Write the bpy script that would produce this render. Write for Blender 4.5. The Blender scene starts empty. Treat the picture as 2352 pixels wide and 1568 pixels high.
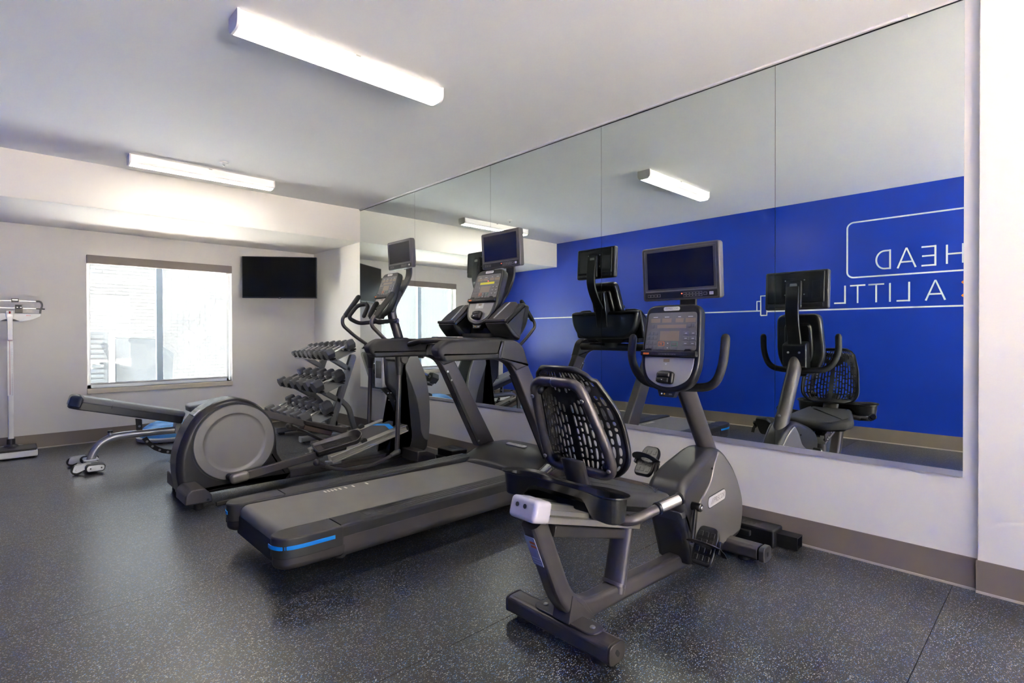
import bpy, bmesh, math, random
from mathutils import Vector, Matrix
random.seed(7)
PI = math.pi
SC = bpy.context.scene
COL = SC.collection
V = Vector

# ------------------------------------------------------------------ camera, sky, sun, exposure
CAMH = 1.19
cam_d = bpy.data.cameras.new('camera'); cam = bpy.data.objects.new('camera', cam_d); COL.objects.link(cam)
yaw, pit, rol = math.radians(43.664), math.radians(-0.451), math.radians(-0.149)
fw = V((math.sin(yaw)*math.cos(pit), math.cos(yaw)*math.cos(pit), math.sin(pit)))
rt = V((math.cos(yaw), -math.sin(yaw), 0)); up = rt.cross(fw)
r2 = rt*math.cos(rol) + up*math.sin(rol); u2 = -rt*math.sin(rol) + up*math.cos(rol)
cam.matrix_world = Matrix(((r2.x, u2.x, -fw.x, 0), (r2.y, u2.y, -fw.y, 0), (r2.z, u2.z, -fw.z, CAMH), (0, 0, 0, 1)))
cam_d.sensor_width = 36; cam_d.lens = 1224.22*36/2352
cam_d.shift_y = -(784-778.149)/2352
cam_d.clip_start = .02
SC.camera = cam

world = bpy.data.worlds.new('sky'); SC.world = world; world.use_nodes = True
wn = world.node_tree.nodes; wl = world.node_tree.links
bg = wn['Background']
sky = wn.new('ShaderNodeTexSky'); sky.sky_type = 'HOSEK_WILKIE'; sky.turbidity = 3.0; sky.ground_albedo = .4
sky.sun_direction = (-.42, -.10, .90)
hs_ = wn.new('ShaderNodeHueSaturation'); hs_.inputs['Saturation'].default_value = .12
wl.new(sky.outputs[0], hs_.inputs['Color']); wl.new(hs_.outputs[0], bg.inputs[0]); bg.inputs[1].default_value = 26

sun_d = bpy.data.lights.new('sun', 'SUN'); sun_d.energy = 200.0; sun_d.angle = math.radians(.6); sun_d.color = (1, .96, .88)
sun = bpy.data.objects.new('sun', sun_d); COL.objects.link(sun)
sun.rotation_euler = V((.42, .10, -.90)).to_track_quat('-Z', 'Y').to_euler()
sun.location = (0, 4, 9)

LAMP = 26.0                       # radiance of the fluorescent lenses
SC.view_settings.view_transform = 'Standard'; SC.view_settings.look = 'None'
SC.view_settings.gamma = 1.0; SC.view_settings.use_curve_mapping = False
SC.view_settings.exposure = 0.50
cy = SC.cycles
cy.use_denoising = True; cy.max_bounces = 12; cy.diffuse_bounces = 9; cy.glossy_bounces = 6; cy.transmission_bounces = 6; cy.transparent_max_bounces = 8
cy.sample_clamp_indirect = 80.0; cy.caustics_reflective = False; cy.caustics_refractive = False

# ------------------------------------------------------------------ materials
def srgb(r, g, b):
    f = lambda c: (c/255/12.92) if c/255 <= .04045 else ((c/255+.055)/1.055)**2.4
    return (f(r), f(g), f(b), 1)
MATS = {}
def mat(name, col, rough=.5, metal=0.0, spec=.5, emit=None, estr=0, bump=None, vary=None, coat=0, aniso=None):
    m = bpy.data.materials.new(name); m.use_nodes = True
    nt = m.node_tree; b = nt.nodes['Principled BSDF']
    c = col if len(col) == 4 else (*col, 1)
    b.inputs['Base Color'].default_value = c
    b.inputs['Roughness'].default_value = rough; b.inputs['Metallic'].default_value = metal
    b.inputs['Specular IOR Level'].default_value = spec
    b.inputs['Coat Weight'].default_value = coat
    if emit: b.inputs['Emission Color'].default_value = (*emit, 1); b.inputs['Emission Strength'].default_value = estr
    tc = nt.nodes.new('ShaderNodeTexCoord')
    if vary:            # (scale, amount): gentle mottling of the paint
        n = nt.nodes.new('ShaderNodeTexNoise'); n.inputs['Scale'].default_value = vary[0]; n.inputs['Detail'].default_value = 3
        nt.links.new(tc.outputs['Object'], n.inputs['Vector'])
        mr = nt.nodes.new('ShaderNodeMapRange'); mr.inputs[3].default_value = 1-vary[1]; mr.inputs[4].default_value = 1+vary[1]
        nt.links.new(n.outputs['Fac'], mr.inputs[0])
        mx = nt.nodes.new('ShaderNodeMix'); mx.data_type = 'RGBA'; mx.blend_type = 'MULTIPLY'; mx.inputs[0].default_value = 1
        mx.inputs[6].default_value = c; nt.links.new(mr.outputs[0], mx.inputs[7]); nt.links.new(mx.outputs[2], b.inputs['Base Color'])
    if bump:            # (scale, strength, distance[, stretch])
        n = nt.nodes.new('ShaderNodeTexNoise'); n.inputs['Scale'].default_value = bump[0]; n.inputs['Detail'].default_value = 2
        if len(bump) > 3:
            mp = nt.nodes.new('ShaderNodeMapping'); mp.inputs['Scale'].default_value = bump[3]
            nt.links.new(tc.outputs['Object'], mp.inputs['Vector']); nt.links.new(mp.outputs[0], n.inputs['Vector'])
        else: nt.links.new(tc.outputs['Object'], n.inputs['Vector'])
        bp = nt.nodes.new('ShaderNodeBump'); bp.inputs['Strength'].default_value = bump[1]; bp.inputs['Distance'].default_value = bump[2]
        nt.links.new(n.outputs['Fac'], bp.inputs['Height']); nt.links.new(bp.outputs[0], b.inputs['Normal'])
    MATS[name] = m
    return m
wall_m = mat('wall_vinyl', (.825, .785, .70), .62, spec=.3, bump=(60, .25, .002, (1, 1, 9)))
wall_shaded = mat('wall_vinyl_shaded', (.70, .67, .63), .6, spec=.3, bump=(60, .2, .002, (1, 1, 9)))  # same vinyl as the other walls, its dimmer light put into the colour
ceil_m = mat('ceiling_paint', (.87, .865, .865), .75, spec=.2, vary=(1.2, .02), bump=(2.2, .12, .02))
bulk_m = mat('bulkhead_paint', (.78, .75, .71), .7, spec=.25)
blue_m = mat('blue_wall_paint', (.006, .042, .45), .36, spec=.5, vary=(3, .06), bump=(90, .12, .002))
white_line = mat('white_lettering', (.80, .82, .84), .5)
orange_line = mat('orange_lettering', srgb(255, 140, 25), .5)
base_m = mat('taupe_cove_base', (.215, .175, .14), .5, vary=(4, .06))
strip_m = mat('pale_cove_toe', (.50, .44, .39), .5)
white_trim = mat('white_trim', (.72, .70, .71), .5)
chan_m = mat('chrome_channel', (.62, .61, .62), .34, .55)
frame_m = mat('graphite_paint', (.112, .100, .101), .36, .55, bump=(300, .05, .001))
dframe_m = mat('dark_graphite_paint', (.074, .067, .066), .40, .4, bump=(300, .05, .001))
side_m = mat('metallic_grey_cover', (.235, .224, .212), .36, .5, bump=(400, .04, .001))
lgrey_m = mat('light_grey_cover', (0.360, 0.348, 0.330), .4, .35)
shroud_m = mat('charcoal_cover', (.040, .038, .038), .38, .15, bump=(400, .05, .001))
lower_m = mat('slate_cover', (.050, .050, .058), .42, .2)
black_m = mat('black_plastic', (.012, .012, .013), .33, bump=(250, .05, .001))
blackmat = mat('matte_black_plastic', (0.022, 0.022, 0.023), .55, bump=(250, .1, .001))
rubber_m = mat('black_rubber_grip', (.022, .021, .022), .62, bump=(500, .2, .001))
seat_m = mat('black_seat_pad', (0.039, 0.039, 0.040), .6, bump=(260, .25, .001))
face_m = mat('silver_console_face', (0.440, 0.424, 0.396), .42, .35, bump=(500, .04, .0005))
memb_m = mat('smoke_membrane', (.155, .147, .140), .45)
btn_m = mat('grey_key', (.15, .145, .14), .4)
glyph_m = mat('white_key_print', (.7, .7, .7), .5)
disp_m = mat('tan_display', (.26, .205, .14), .35)
disp_y = mat('lit_yellow_display', (.45, .42, .03), .4, emit=(.7, .62, .05), estr=.25)
orange_m = mat('orange_key_ring', srgb(235, 120, 30), .4)
green_m = mat('green_key_ring', srgb(70, 140, 110), .4)
badge_m = mat('silver_badge', (.72, .70, .68), .35, .3)
badge_t = mat('badge_lettering', (.36, .33, .32), .4, .2)
led_m = mat('red_led', (1, .05, .02), .4, emit=(1, .08, .03), estr=4)
screen_m = mat('dark_screen_glass', (.006, .006, .012), .12, spec=.6)
tvbez_m = mat('graphite_bezel', (.085, .08, .082), .38, .2)
tvface_m = mat('grey_bezel_slope', (.15, .145, .15), .4, .2)
alum_m = mat('brushed_aluminium', (.62, .59, .53), .36, .95, bump=(40, .1, .001, (1, 30, 30)))
cap_m = mat('pale_lavender_cap', (.50, .48, .53), .42, .1)
chrome_m = mat('chrome', (.75, .74, .73), .15, 1.0)
bolt_m = mat('steel_bolt', (.45, .44, .43), .3, 1.0)
belt_m = mat('grey_running_belt', (.205, .192, .170), .55, vary=(6, .12), bump=(380, .3, .001))
bluestripe = mat('bright_blue_stripe', (.0, .27, .80), .4)
blue_lever = mat('bright_blue_lever', (.0, .27, .72), .35)
disc_m = mat('grey_flywheel_disc', (.235, .225, .222), .42, .35)
silverp_m = mat('silver_plastic', (.36, .355, .37), .38, .4)
rack_m = mat('silver_grey_rack_paint', (.36, .36, .355), .4, .45, bump=(400, .04, .0005))
bench_m = mat('silver_bench_paint', (.43, .44, .47), .33, .5)
pad_m = mat('dark_vinyl_pad', (.030, .032, .040), .38, bump=(120, .1, .001))
padtop_m = mat('grey_vinyl_pad', (.13, .135, .155), .45, bump=(120, .1, .001))
hex_m = mat('black_rubber_hex', (.115, .115, .118), .42, bump=(200, .08, .001))
bosu_m = mat('blue_rubber_dome', (.06, .27, .62), .35)
grey_base = mat('grey_plastic_base', (.42, .43, .45), .45)
scale_m = mat('white_enamel', (.78, .77, .74), .35)
red_m = mat('red_print', (.65, .02, .03), .4)
tv_m = mat('gloss_black_tv', (.004, .004, .004), .35, spec=.12)
shade_val = mat('taupe_valance', (.235, .195, .17), .55)
sill_m = mat('cream_sill', (.60, .53, .42), .5)
vinyl_w = mat('white_vinyl_frame', (.80, .82, .84), .4)
yellow_m = mat('yellow_print', (.9, .45, .02), .4)

def floor_mat():
    m = bpy.data.materials.new('speckled_rubber'); m.use_nodes = True
    nt = m.node_tree; b = nt.nodes['Principled BSDF']; L = nt.links
    g = nt.nodes.new('ShaderNodeNewGeometry')
    def flecks(scale, thr, dist, off):
        mp = nt.nodes.new('ShaderNodeMapping'); mp.inputs['Location'].default_value = off
        mp.inputs['Rotation'].default_value = (0, 0, .4); mp.inputs['Scale'].default_value = (1, 1.5, 1)
        L.new(g.outputs['Position'], mp.inputs['Vector'])
        v = nt.nodes.new('ShaderNodeTexVoronoi'); v.voronoi_dimensions = '2D'; v.inputs['Scale'].default_value = scale
        L.new(mp.outputs[0], v.inputs['Vector'])
        sp = nt.nodes.new('ShaderNodeSeparateColor'); L.new(v.outputs['Color'], sp.inputs[0])
        a = nt.nodes.new('ShaderNodeMath'); a.operation = 'GREATER_THAN'; a.inputs[1].default_value = thr; L.new(sp.outputs[0], a.inputs[0])
        d = nt.nodes.new('ShaderNodeMath'); d.operation = 'LESS_THAN'; L.new(v.outputs['Distance'], d.inputs[0])
        s = nt.nodes.new('ShaderNodeMath'); s.operation = 'MULTIPLY'; s.inputs[1].default_value = dist; L.new(sp.outputs[1], s.inputs[0]); L.new(s.outputs[0], d.inputs[1])
        o = nt.nodes.new('ShaderNodeMath'); o.operation = 'MULTIPLY'; L.new(a.outputs[0], o.inputs[0]); L.new(d.outputs[0], o.inputs[1])
        return o.outputs[0], sp.outputs[2]
    def mixc(fac, a, bcol):
        x = nt.nodes.new('ShaderNodeMix'); x.data_type = 'RGBA'; L.new(fac, x.inputs[0])
        if isinstance(a, tuple): x.inputs[6].default_value = a
        else: L.new(a, x.inputs[6])
        if isinstance(bcol, tuple): x.inputs[7].default_value = bcol
        else: L.new(bcol, x.inputs[7])
        return x.outputs[2]
    n = nt.nodes.new('ShaderNodeTexNoise'); n.inputs['Scale'].default_value = 3; L.new(g.outputs['Position'], n.inputs['Vector'])
    base = mixc(n.outputs['Fac'], (.0085, .0066, .0056, 1), (.0145, .0115, .0095, 1))
    f1, r1 = flecks(150, .62, .46, (3.1, 1.7, 0)); f2, r2_ = flecks(170, .76, .44, (9.4, 4.2, 0)); f3, r3 = flecks(260, .6, .4, (1.4, 7.2, 0))
    tan = mixc(r1, (.22, .19, .15, 1), (.62, .60, .55, 1))
    blu = mixc(r2_, (.02, .11, .36, 1), (.10, .32, .75, 1))
    c = mixc(f3, base, (.10, .095, .085, 1)); c = mixc(f1, c, tan); c = mixc(f2, c, blu)
    L.new(c, b.inputs['Base Color'])
    b.inputs['Specular IOR Level'].default_value = .95; b.inputs['Coat Weight'].default_value = .25; b.inputs['Coat Roughness'].default_value = .22
    n2 = nt.nodes.new('ShaderNodeTexNoise'); n2.inputs['Scale'].default_value = 320; L.new(g.outputs['Position'], n2.inputs['Vector'])
    mr = nt.nodes.new('ShaderNodeMapRange'); mr.inputs[3].default_value = .25; mr.inputs[4].default_value = .33
    n3 = nt.nodes.new('ShaderNodeTexNoise'); n3.inputs['Scale'].default_value = 1.1; L.new(g.outputs['Position'], n3.inputs['Vector'])
    L.new(n3.outputs['Fac'], mr.inputs[0]); L.new(mr.outputs[0], b.inputs['Roughness'])
    bp = nt.nodes.new('ShaderNodeBump'); bp.inputs['Strength'].default_value = .25; bp.inputs['Distance'].default_value = .002
    L.new(n2.outputs['Fac'], bp.inputs['Height']); L.new(bp.outputs[0], b.inputs['Normal'])
    return m
floor_m = floor_mat()

def simple_nodes(name):
    m = bpy.data.materials.new(name); m.use_nodes = True; nt = m.node_tree; nt.nodes.clear()
    o = nt.nodes.new('ShaderNodeOutputMaterial'); return m, nt, o
mirror_m, nt, o = simple_nodes('silvered_mirror')
g_ = nt.nodes.new('ShaderNodeBsdfGlossy'); g_.inputs['Color'].default_value = (.78, .84, .825, 1); g_.inputs['Roughness'].default_value = 0.0
nt.links.new(g_.outputs[0], o.inputs[0])
medge_m = mat('mirror_edge', (.02, .035, .03), .15, spec=.8)
# light-filtering roller shade: woven screen cloth, part holes, part diffusing yarn
shade_m, nt, o = simple_nodes('screen_shade_cloth')
tr = nt.nodes.new('ShaderNodeBsdfTransparent'); tr.inputs[0].default_value = (1, 1, 1, 1)
tl = nt.nodes.new('ShaderNodeBsdfTranslucent'); tl.inputs[0].default_value = (.10, .115, .13, 1)
df = nt.nodes.new('ShaderNodeBsdfDiffuse'); df.inputs[0].default_value = (.5, .52, .55, 1)
mx1 = nt.nodes.new('ShaderNodeMixShader'); mx1.inputs[0].default_value = .45
nt.links.new(tl.outputs[0], mx1.inputs[1]); nt.links.new(df.outputs[0], mx1.inputs[2])
mx2 = nt.nodes.new('ShaderNodeMixShader'); mx2.inputs[0].default_value = .80
nt.links.new(mx1.outputs[0], mx2.inputs[1]); nt.links.new(tr.outputs[0], mx2.inputs[2]); nt.links.new(mx2.outputs[0], o.inputs[0])
glass_m, nt, o = simple_nodes('window_glass')
tr = nt.nodes.new('ShaderNodeBsdfTransparent'); tr.inputs[0].default_value = (.93, .96, .97, 1)
gl = nt.nodes.new('ShaderNodeBsdfGlossy'); gl.inputs['Roughness'].default_value = .0
mx = nt.nodes.new('ShaderNodeMixShader'); mx.inputs[0].default_value = .06
nt.links.new(tr.outputs[0], mx.inputs[1]); nt.links.new(gl.outputs[0], mx.inputs[2]); nt.links.new(mx.outputs[0], o.inputs[0])
fill_glass, nt, o = simple_nodes('warm_fill_glass')  # panes of the added back window, tinted to warm its fill light
tr = nt.nodes.new('ShaderNodeBsdfTransparent'); tr.inputs[0].default_value = (.98, .955, .92, 1)
gl = nt.nodes.new('ShaderNodeBsdfGlossy'); gl.inputs['Roughness'].default_value = .0
mx = nt.nodes.new('ShaderNodeMixShader'); mx.inputs[0].default_value = .06
nt.links.new(tr.outputs[0], mx.inputs[1]); nt.links.new(gl.outputs[0], mx.inputs[2]); nt.links.new(mx.outputs[0], o.inputs[0])
lamp_m = mat('lit_acrylic_lens', (.9, .9, .88), .4, emit=(1, .95, .85), estr=LAMP)
lamp_body = mat('white_fixture_housing', (.78, .76, .75), .4)
lens_side = mat('frosted_fixture_side', (.80, .78, .76), .4, emit=(1, .91, .80), estr=.30)
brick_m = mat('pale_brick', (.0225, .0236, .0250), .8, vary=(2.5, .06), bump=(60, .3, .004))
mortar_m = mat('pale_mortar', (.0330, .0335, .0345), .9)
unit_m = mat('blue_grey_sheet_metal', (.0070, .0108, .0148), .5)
ground_m = mat('concrete_ground', (.74, .73, .71), .9, vary=(1.5, .15))

# ------------------------------------------------------------------ mesh helpers
def rpoly(pts, r, n=5):
    """round the corners of a closed polygon; r is one radius or one per corner"""
    out = []; N = len(pts)
    for i, p in enumerate(pts):
        rr = r[i] if isinstance(r, (list, tuple)) else r
        p = V((p[0], p[1])); a = V(pts[i-1][:2])-p; b = V(pts[(i+1) % N][:2])-p
        if rr <= 0 or a.length < 1e-6 or b.length < 1e-6: out.append((p.x, p.y)); continue
        t = min(rr, a.length*.49, b.length*.49)
        p0 = p+a.normalized()*t; p1 = p+b.normalized()*t
        for k in range(n+1):
            s = k/n; q = p0*(1-s)**2 + p*2*s*(1-s) + p1*s*s
            out.append((q.x, q.y))
    return out
def inset(poly, d):
    N = len(poly); A = sum(poly[i-1][0]*poly[i][1]-poly[i][0]*poly[i-1][1] for i in range(N)); sg = 1 if A > 0 else -1
    out = []
    for i in range(N):
        p = V(poly[i]); a = (p-V(poly[i-1])); b = (V(poly[(i+1) % N])-p)
        if a.length < 1e-9: a = b.copy()
        if b.length < 1e-9: b = a.copy()
        a.normalize(); b.normalize()
        n1 = V((-a.y, a.x))*sg; n2 = V((-b.y, b.x))*sg
        m = n1+n2
        if m.length < 1e-6: m = n1
        m = m/max(m.dot(n1), .5*m.length) if m.length else n1
        out.append((p.x+m.x*d, p.y+m.y*d))
    return out
def fillet(pts, r, n=6):
    pts = [V(p) for p in pts]; out = [pts[0]]
    for i in range(1, len(pts)-1):
        p = pts[i]; a = pts[i-1]-p; b = pts[i+1]-p
        t = min(r, a.length*.49, b.length*.49); p0 = p+a.normalized()*t; p1 = p+b.normalized()*t
        for k in range(n+1):
            s = k/n; out.append(p0*(1-s)**2 + p*2*s*(1-s) + p1*s*s)
    out.append(pts[-1]); return out
def circ(r, n=12, ry=None):
    ry = r if ry is None else ry
    return [(r*math.cos(2*PI*k/n), ry*math.sin(2*PI*k/n)) for k in range(n)]
def rrect(w, h, r, n=3): return rpoly([(-w/2, -h/2), (w/2, -h/2), (w/2, h/2), (-w/2, h/2)], r, n)
class Fr:                     # a flat frame: point = O + u*U + v*V + d*N
    def __init__(s, O, U, Vv, N=None):
        s.O = V(O); s.U = V(U); s.V = V(Vv); s.N = V(N) if N is not None else s.U.cross(s.V)
    def p(s, u, v, d=0): return s.O+s.U*u+s.V*v+s.N*d
def FXZ(y): return Fr((0, y, 0), (1, 0, 0), (0, 0, 1), (0, 1, 0))
def FXY(z): return Fr((0, 0, z), (1, 0, 0), (0, 1, 0), (0, 0, 1))
def FYZ(x): return Fr((x, 0, 0), (0, 1, 0), (0, 0, 1), (1, 0, 0))
class MB:
    def __init__(s): s.v = []; s.f = []
    def add(s, vs, fs):
        o = len(s.v); s.v += [tuple(p) for p in vs]; s.f += [tuple(i+o for i in f) for f in fs]; return s
    def rings(s, rings, cap=True, closed=False):
        n = len(rings[0]); vs = [p for r in rings for p in r]; fs = []
        R = len(rings)
        for k in range(R if closed else R-1):
            a = k*n; b = ((k+1) % R)*n
            for i in range(n):
                j = (i+1) % n; fs.append((a+i, a+j, b+j, b+i))
        if cap and not closed: fs.append(tuple(range(n-1, -1, -1))); fs.append(tuple(range((R-1)*n, R*n)))
        return s.add(vs, fs)
    def prism(s, poly, fr, d0, d1, bevel=0, n=3, bev0=None):
        b0 = bevel if bev0 is None else bev0
        rs = []
        steps = []
        if b0 > 0:
            for k in range(n): t = PI/2*k/n; steps.append((b0*(1-math.sin(t)), d0+b0*(1-math.cos(t))))
            steps.append((0, d0+b0))
        else: steps.append((0, d0))
        if bevel > 0:
            steps.append((0, d1-bevel))
            for k in range(n-1, -1, -1): t = PI/2*k/n; steps.append((bevel*(1-math.sin(t)), d1-bevel*(1-math.cos(t))))
        else: steps.append((0, d1))
        for i, d in steps: rs.append([fr.p(u, v, d) for u, v in (inset(poly, i) if i > 1e-7 else poly)])
        return s.rings(rs)
    def box(s, c, sz, bevel=0, fr=None):
        fr = fr or Fr((0, 0, 0), (1, 0, 0), (0, 1, 0), (0, 0, 1))
        w, h, d = sz; b = min(bevel, w*.49, h*.49, d*.49)
        poly = [(c[0]-w/2, c[1]-h/2), (c[0]+w/2, c[1]-h/2), (c[0]+w/2, c[1]+h/2), (c[0]-w/2, c[1]+h/2)]
        if b > 0: poly = rpoly(poly, b, 3)
        return s.prism(poly, fr, c[2]-d/2, c[2]+d/2, b, 2 if b < .004 else 3)
    def tube(s, path, r=.02, n=12, fil=0, sec=None, upv=(0, 0, 1), cap=True, rs=None, closed=False, dome=False):
        P = fillet(path, fil) if fil else [V(p) for p in path]
        sec = sec or circ(r, n)
        N = len(P); rings = []; nrm = None
        for i in range(N):
            if closed: t = (P[(i+1) % N]-P[i-1]).normalized()
            elif i == 0: t = (P[1]-P[0]).normalized()
            elif i == N-1: t = (P[-1]-P[-2]).normalized()
            else: t = ((P[i+1]-P[i]).normalized()+(P[i]-P[i-1]).normalized()).normalized()
            if nrm is None:
                u = V(upv); nrm = u-t*u.dot(t)
                if nrm.length < 1e-3: u = V((1, 0, 0)); nrm = u-t*u.dot(t)
            else: nrm = nrm-t*nrm.dot(t)
            nrm.normalize(); side = nrm.cross(t)
            k = rs[i] if rs else 1
            rings.append([P[i]+side*(a*k)+nrm*(b*k) for a, b in sec])
        if dome and not closed:
            def cap_r(ring, c, t, rad):
                out = []
                for q in (.5, .85): out.append([c+(p-c)*math.cos(q*PI/2*.95)+t*rad*math.sin(q*PI/2*.95) for p in ring])
                return out
            rad = max(abs(a) for a, b in sec)
            t0 = (P[0]-P[1]).normalized(); t1 = (P[-1]-P[-2]).normalized()
            rings = cap_r(rings[0], P[0], t0, rad)[::-1]+rings+cap_r(rings[-1], P[-1], t1, rad)
        return s.rings(rings, cap, closed)
    def cyl(s, p0, p1, r, n=20, bevel=0, r1=None):
        p0 = V(p0); p1 = V(p1); t = (p1-p0).normalized(); u = V((0, 0, 1)) if abs(t.z) < .9 else V((1, 0, 0))
        U = u.cross(t).normalized(); W = t.cross(U); r1 = r if r1 is None else r1
        L = (p1-p0).length; b = bevel
        st = [(r-b, 0), (r, b), (r1, L-b), (r1-b, L)] if b > 0 else [(r, 0), (r1, L)]
        return s.rings([[p0+t*d+U*(q*math.cos(2*PI*k/n))+W*(q*math.sin(2*PI*k/n)) for k in range(n)] for q, d in st])
    def lathe(s, prof, p0, ax, n=32):
        p0 = V(p0); t = V(ax).normalized(); u = V((0, 0, 1)) if abs(t.z) < .9 else V((1, 0, 0))
        U = u.cross(t).normalized(); W = t.cross(U)
        return s.rings([[p0+t*d+U*(q*math.cos(2*PI*k/n))+W*(q*math.sin(2*PI*k/n)) for k in range(n)] for q, d in prof])
    def ball(s, c, r, n=16, m=8, sq=(1, 1, 1)):
        return s.rings([[V(c)+V((sq[0]*r*math.sin(a)*math.cos(2*PI*k/n), sq[1]*r*math.sin(a)*math.sin(2*PI*k/n), -sq[2]*r*math.cos(a))) for k in range(n)] for a in [max(.02, PI*i/m) if i < m else PI-.02 for i in range(m+1)]])
    def loft(s, secs, cap=True): return s.rings(secs, cap)

def root_loc(o):
    while o.parent: o = o.parent
    return o.location.copy()
def mesh_from(mb, name, off=V((0, 0, 0)), angle=38):
    me = bpy.data.meshes.new(name)
    me.from_pydata([(p[0]-off.x, p[1]-off.y, p[2]-off.z) for p in mb.v], [], mb.f)
    bm = bmesh.new(); bm.from_mesh(me); bmesh.ops.recalc_face_normals(bm, faces=bm.faces); bm.to_mesh(me); bm.free()
    me.shade_smooth(); me.set_sharp_from_angle(angle=math.radians(angle)); me.update()
    return me
def wn_(o):      # area-weighted normals keep broad faces flat next to small bevels
    w = o.modifiers.new('weighted_normals', 'WEIGHTED_NORMAL'); w.keep_sharp = True; w.weight = 75; return o
def part(name, mb, m, parent=None, label=None, kind=None, angle=38):
    off = root_loc(parent) if parent else V((0, 0, 0))
    me = mesh_from(mb, name, off, angle); me.materials.append(m)
    o = wn_(bpy.data.objects.new(name, me)); COL.objects.link(o)
    if parent: o.parent = parent
    if label: o['label'] = label
    if kind: o['kind'] = kind
    return o
def thing(name, loc, label, cat, group=None):
    o = bpy.data.objects.new(name, None); COL.objects.link(o); o.location = loc; o.empty_display_size = .1
    o['label'] = label; o['category'] = cat
    if group: o['group'] = group
    return o
def single(name, mb, m, loc, label, cat, group=None, angle=38):
    me = mesh_from(mb, name, V(loc), angle); me.materials.append(m)
    o = wn_(bpy.data.objects.new(name, me)); COL.objects.link(o); o.location = loc
    o['label'] = label; o['category'] = cat
    if group: o['group'] = group
    return o
def struct(name, mb, m, parent=None):
    o = part(name, mb, m, parent)
    if not parent: o['kind'] = 'structure'
    return o
def text_mb(txt, size, fr, depth=.0008, shear=0, align='CENTER', mirror=False):
    cu = bpy.data.curves.new('lettering', 'FONT'); cu.body = txt; cu.size = size; cu.extrude = depth; cu.align_x = align; cu.align_y = 'CENTER'; cu.shear = shear; cu.resolution_u = 2
    ob = bpy.data.objects.new('lettering', cu); COL.objects.link(ob)
    dg = bpy.context.evaluated_depsgraph_get(); dg.update()
    me = bpy.data.meshes.new_from_object(ob.evaluated_get(dg))
    mb = MB(); mb.add([fr.p(v.co.x, v.co.y, v.co.z) for v in me.vertices], [tuple(p.vertices) for p in me.polygons])
    bpy.data.objects.remove(ob); bpy.data.curves.remove(cu); bpy.data.meshes.remove(me)
    return mb

# ------------------------------------------------------------------ room shell
XW, XL, YB, YW, ZC, ZB, YK = 3.252, -.461, 6.154, 7.541, 2.763, 2.357, -4.6
struct('floor', MB().box(((XW+XL)/2, (YK+YW)/2, -.03), (XW-XL+.3, YW-YK+.3, .045)), blackmat)
FL = bpy.data.objects['floor']
seams = [YK, -3.40, -2.14, -.88, .38, 1.635, 2.896, 4.158, 5.42, 6.68, YW]
for a, b in zip(seams, seams[1:]):
    part('rubber_roll', MB().box(((XW+XL)/2, (a+b)/2, -.004), (XW-XL, b-a-.0016, .008), .0008), floor_m, FL)
struct('ceiling', MB().box(((XW+XL)/2, (YK+YW)/2, ZC+.05), (XW-XL+.3, YW-YK+.3, .1)), ceil_m)
struct('wall_right', MB().box((XW+.05, (YK+YW)/2, ZC/2), (.1, YW-YK+.3, ZC)), wall_m)
struct('wall_left', MB().box((XL-.05, (YK+YW)/2, ZC/2), (.1, YW-YK+.3, ZC)), blue_m)
BX0, BX1, BZ0, BZ1 = -.1, 2.9, .10, 2.45
mb = MB(); xm = (XW+XL)/2
mb.box(((XL+BX0)/2, YK-.05, ZC/2), (BX0-XL, .1, ZC)); mb.box(((XW+BX1)/2, YK-.05, ZC/2), (XW-BX1, .1, ZC))
mb.box((xm, YK-.05, BZ0/2), (BX1-BX0, .1, BZ0)); mb.box((xm, YK-.05, (BZ1+ZC)/2), (BX1-BX0, .1, ZC-BZ1))
struct('wall_back', mb, wall_m)
# unseen glazed end wall, added behind the camera to brighten the room
w2 = MB()
for x in (BX0+.03, xm, BX1-.03): w2.box((x, YK-.06, (BZ0+BZ1)/2), (.06, .05, BZ1-BZ0))
for z in (BZ0+.03, BZ1-.03): w2.box((xm, YK-.06, z), (BX1-BX0, .05, .06))
struct('fill_window', w2, white_trim)
WX0, WX1, WZ0, WZ1 = .672, 2.155, .598, 2.09
mb = MB(); WT = .16
mb.box(((XL+WX0)/2, YW+WT/2, ZC/2), (WX0-XL, WT, ZC)); mb.box(((XW+WX1)/2, YW+WT/2, ZC/2), (XW-WX1, WT, ZC))
mb.box(((WX0+WX1)/2, YW+WT/2, WZ0/2), (WX1-WX0, WT, WZ0)); mb.box(((WX0+WX1)/2, YW+WT/2, (WZ1+ZC)/2), (WX1-WX0, WT, ZC-WZ1))
struct('wall_front', mb, wall_shaded)
struct('trim_1', MB().prism(rpoly([(YB, ZB), (YW, ZB), (YW, ZC), (YB, ZC)], [.006, 0, 0, 0], 3), FYZ(0), XL, XW), bulk_m)
# pilaster at the near end of the mirror wall
struct('trim_2', MB().box((XW-.009, (YK+.292)/2, ZC/2), (.018, .292-YK, ZC), .004), wall_m)
struct('trim_3', MB().box((XW-.010, (.557+YB)/2, ZC-.006), (.020, YB-.557, .012), .003), white_trim)
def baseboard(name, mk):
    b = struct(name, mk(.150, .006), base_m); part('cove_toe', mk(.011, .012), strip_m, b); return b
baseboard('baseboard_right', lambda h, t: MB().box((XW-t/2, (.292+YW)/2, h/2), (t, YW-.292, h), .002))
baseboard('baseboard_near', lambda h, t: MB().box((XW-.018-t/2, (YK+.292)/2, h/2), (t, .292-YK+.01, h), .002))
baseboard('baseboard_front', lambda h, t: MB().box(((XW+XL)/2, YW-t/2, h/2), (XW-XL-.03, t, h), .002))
baseboard('baseboard_left', lambda h, t: MB().box((XL+t/2, (YK+YW)/2, h/2), (t, YW-YK-.03, h), .002))
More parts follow.
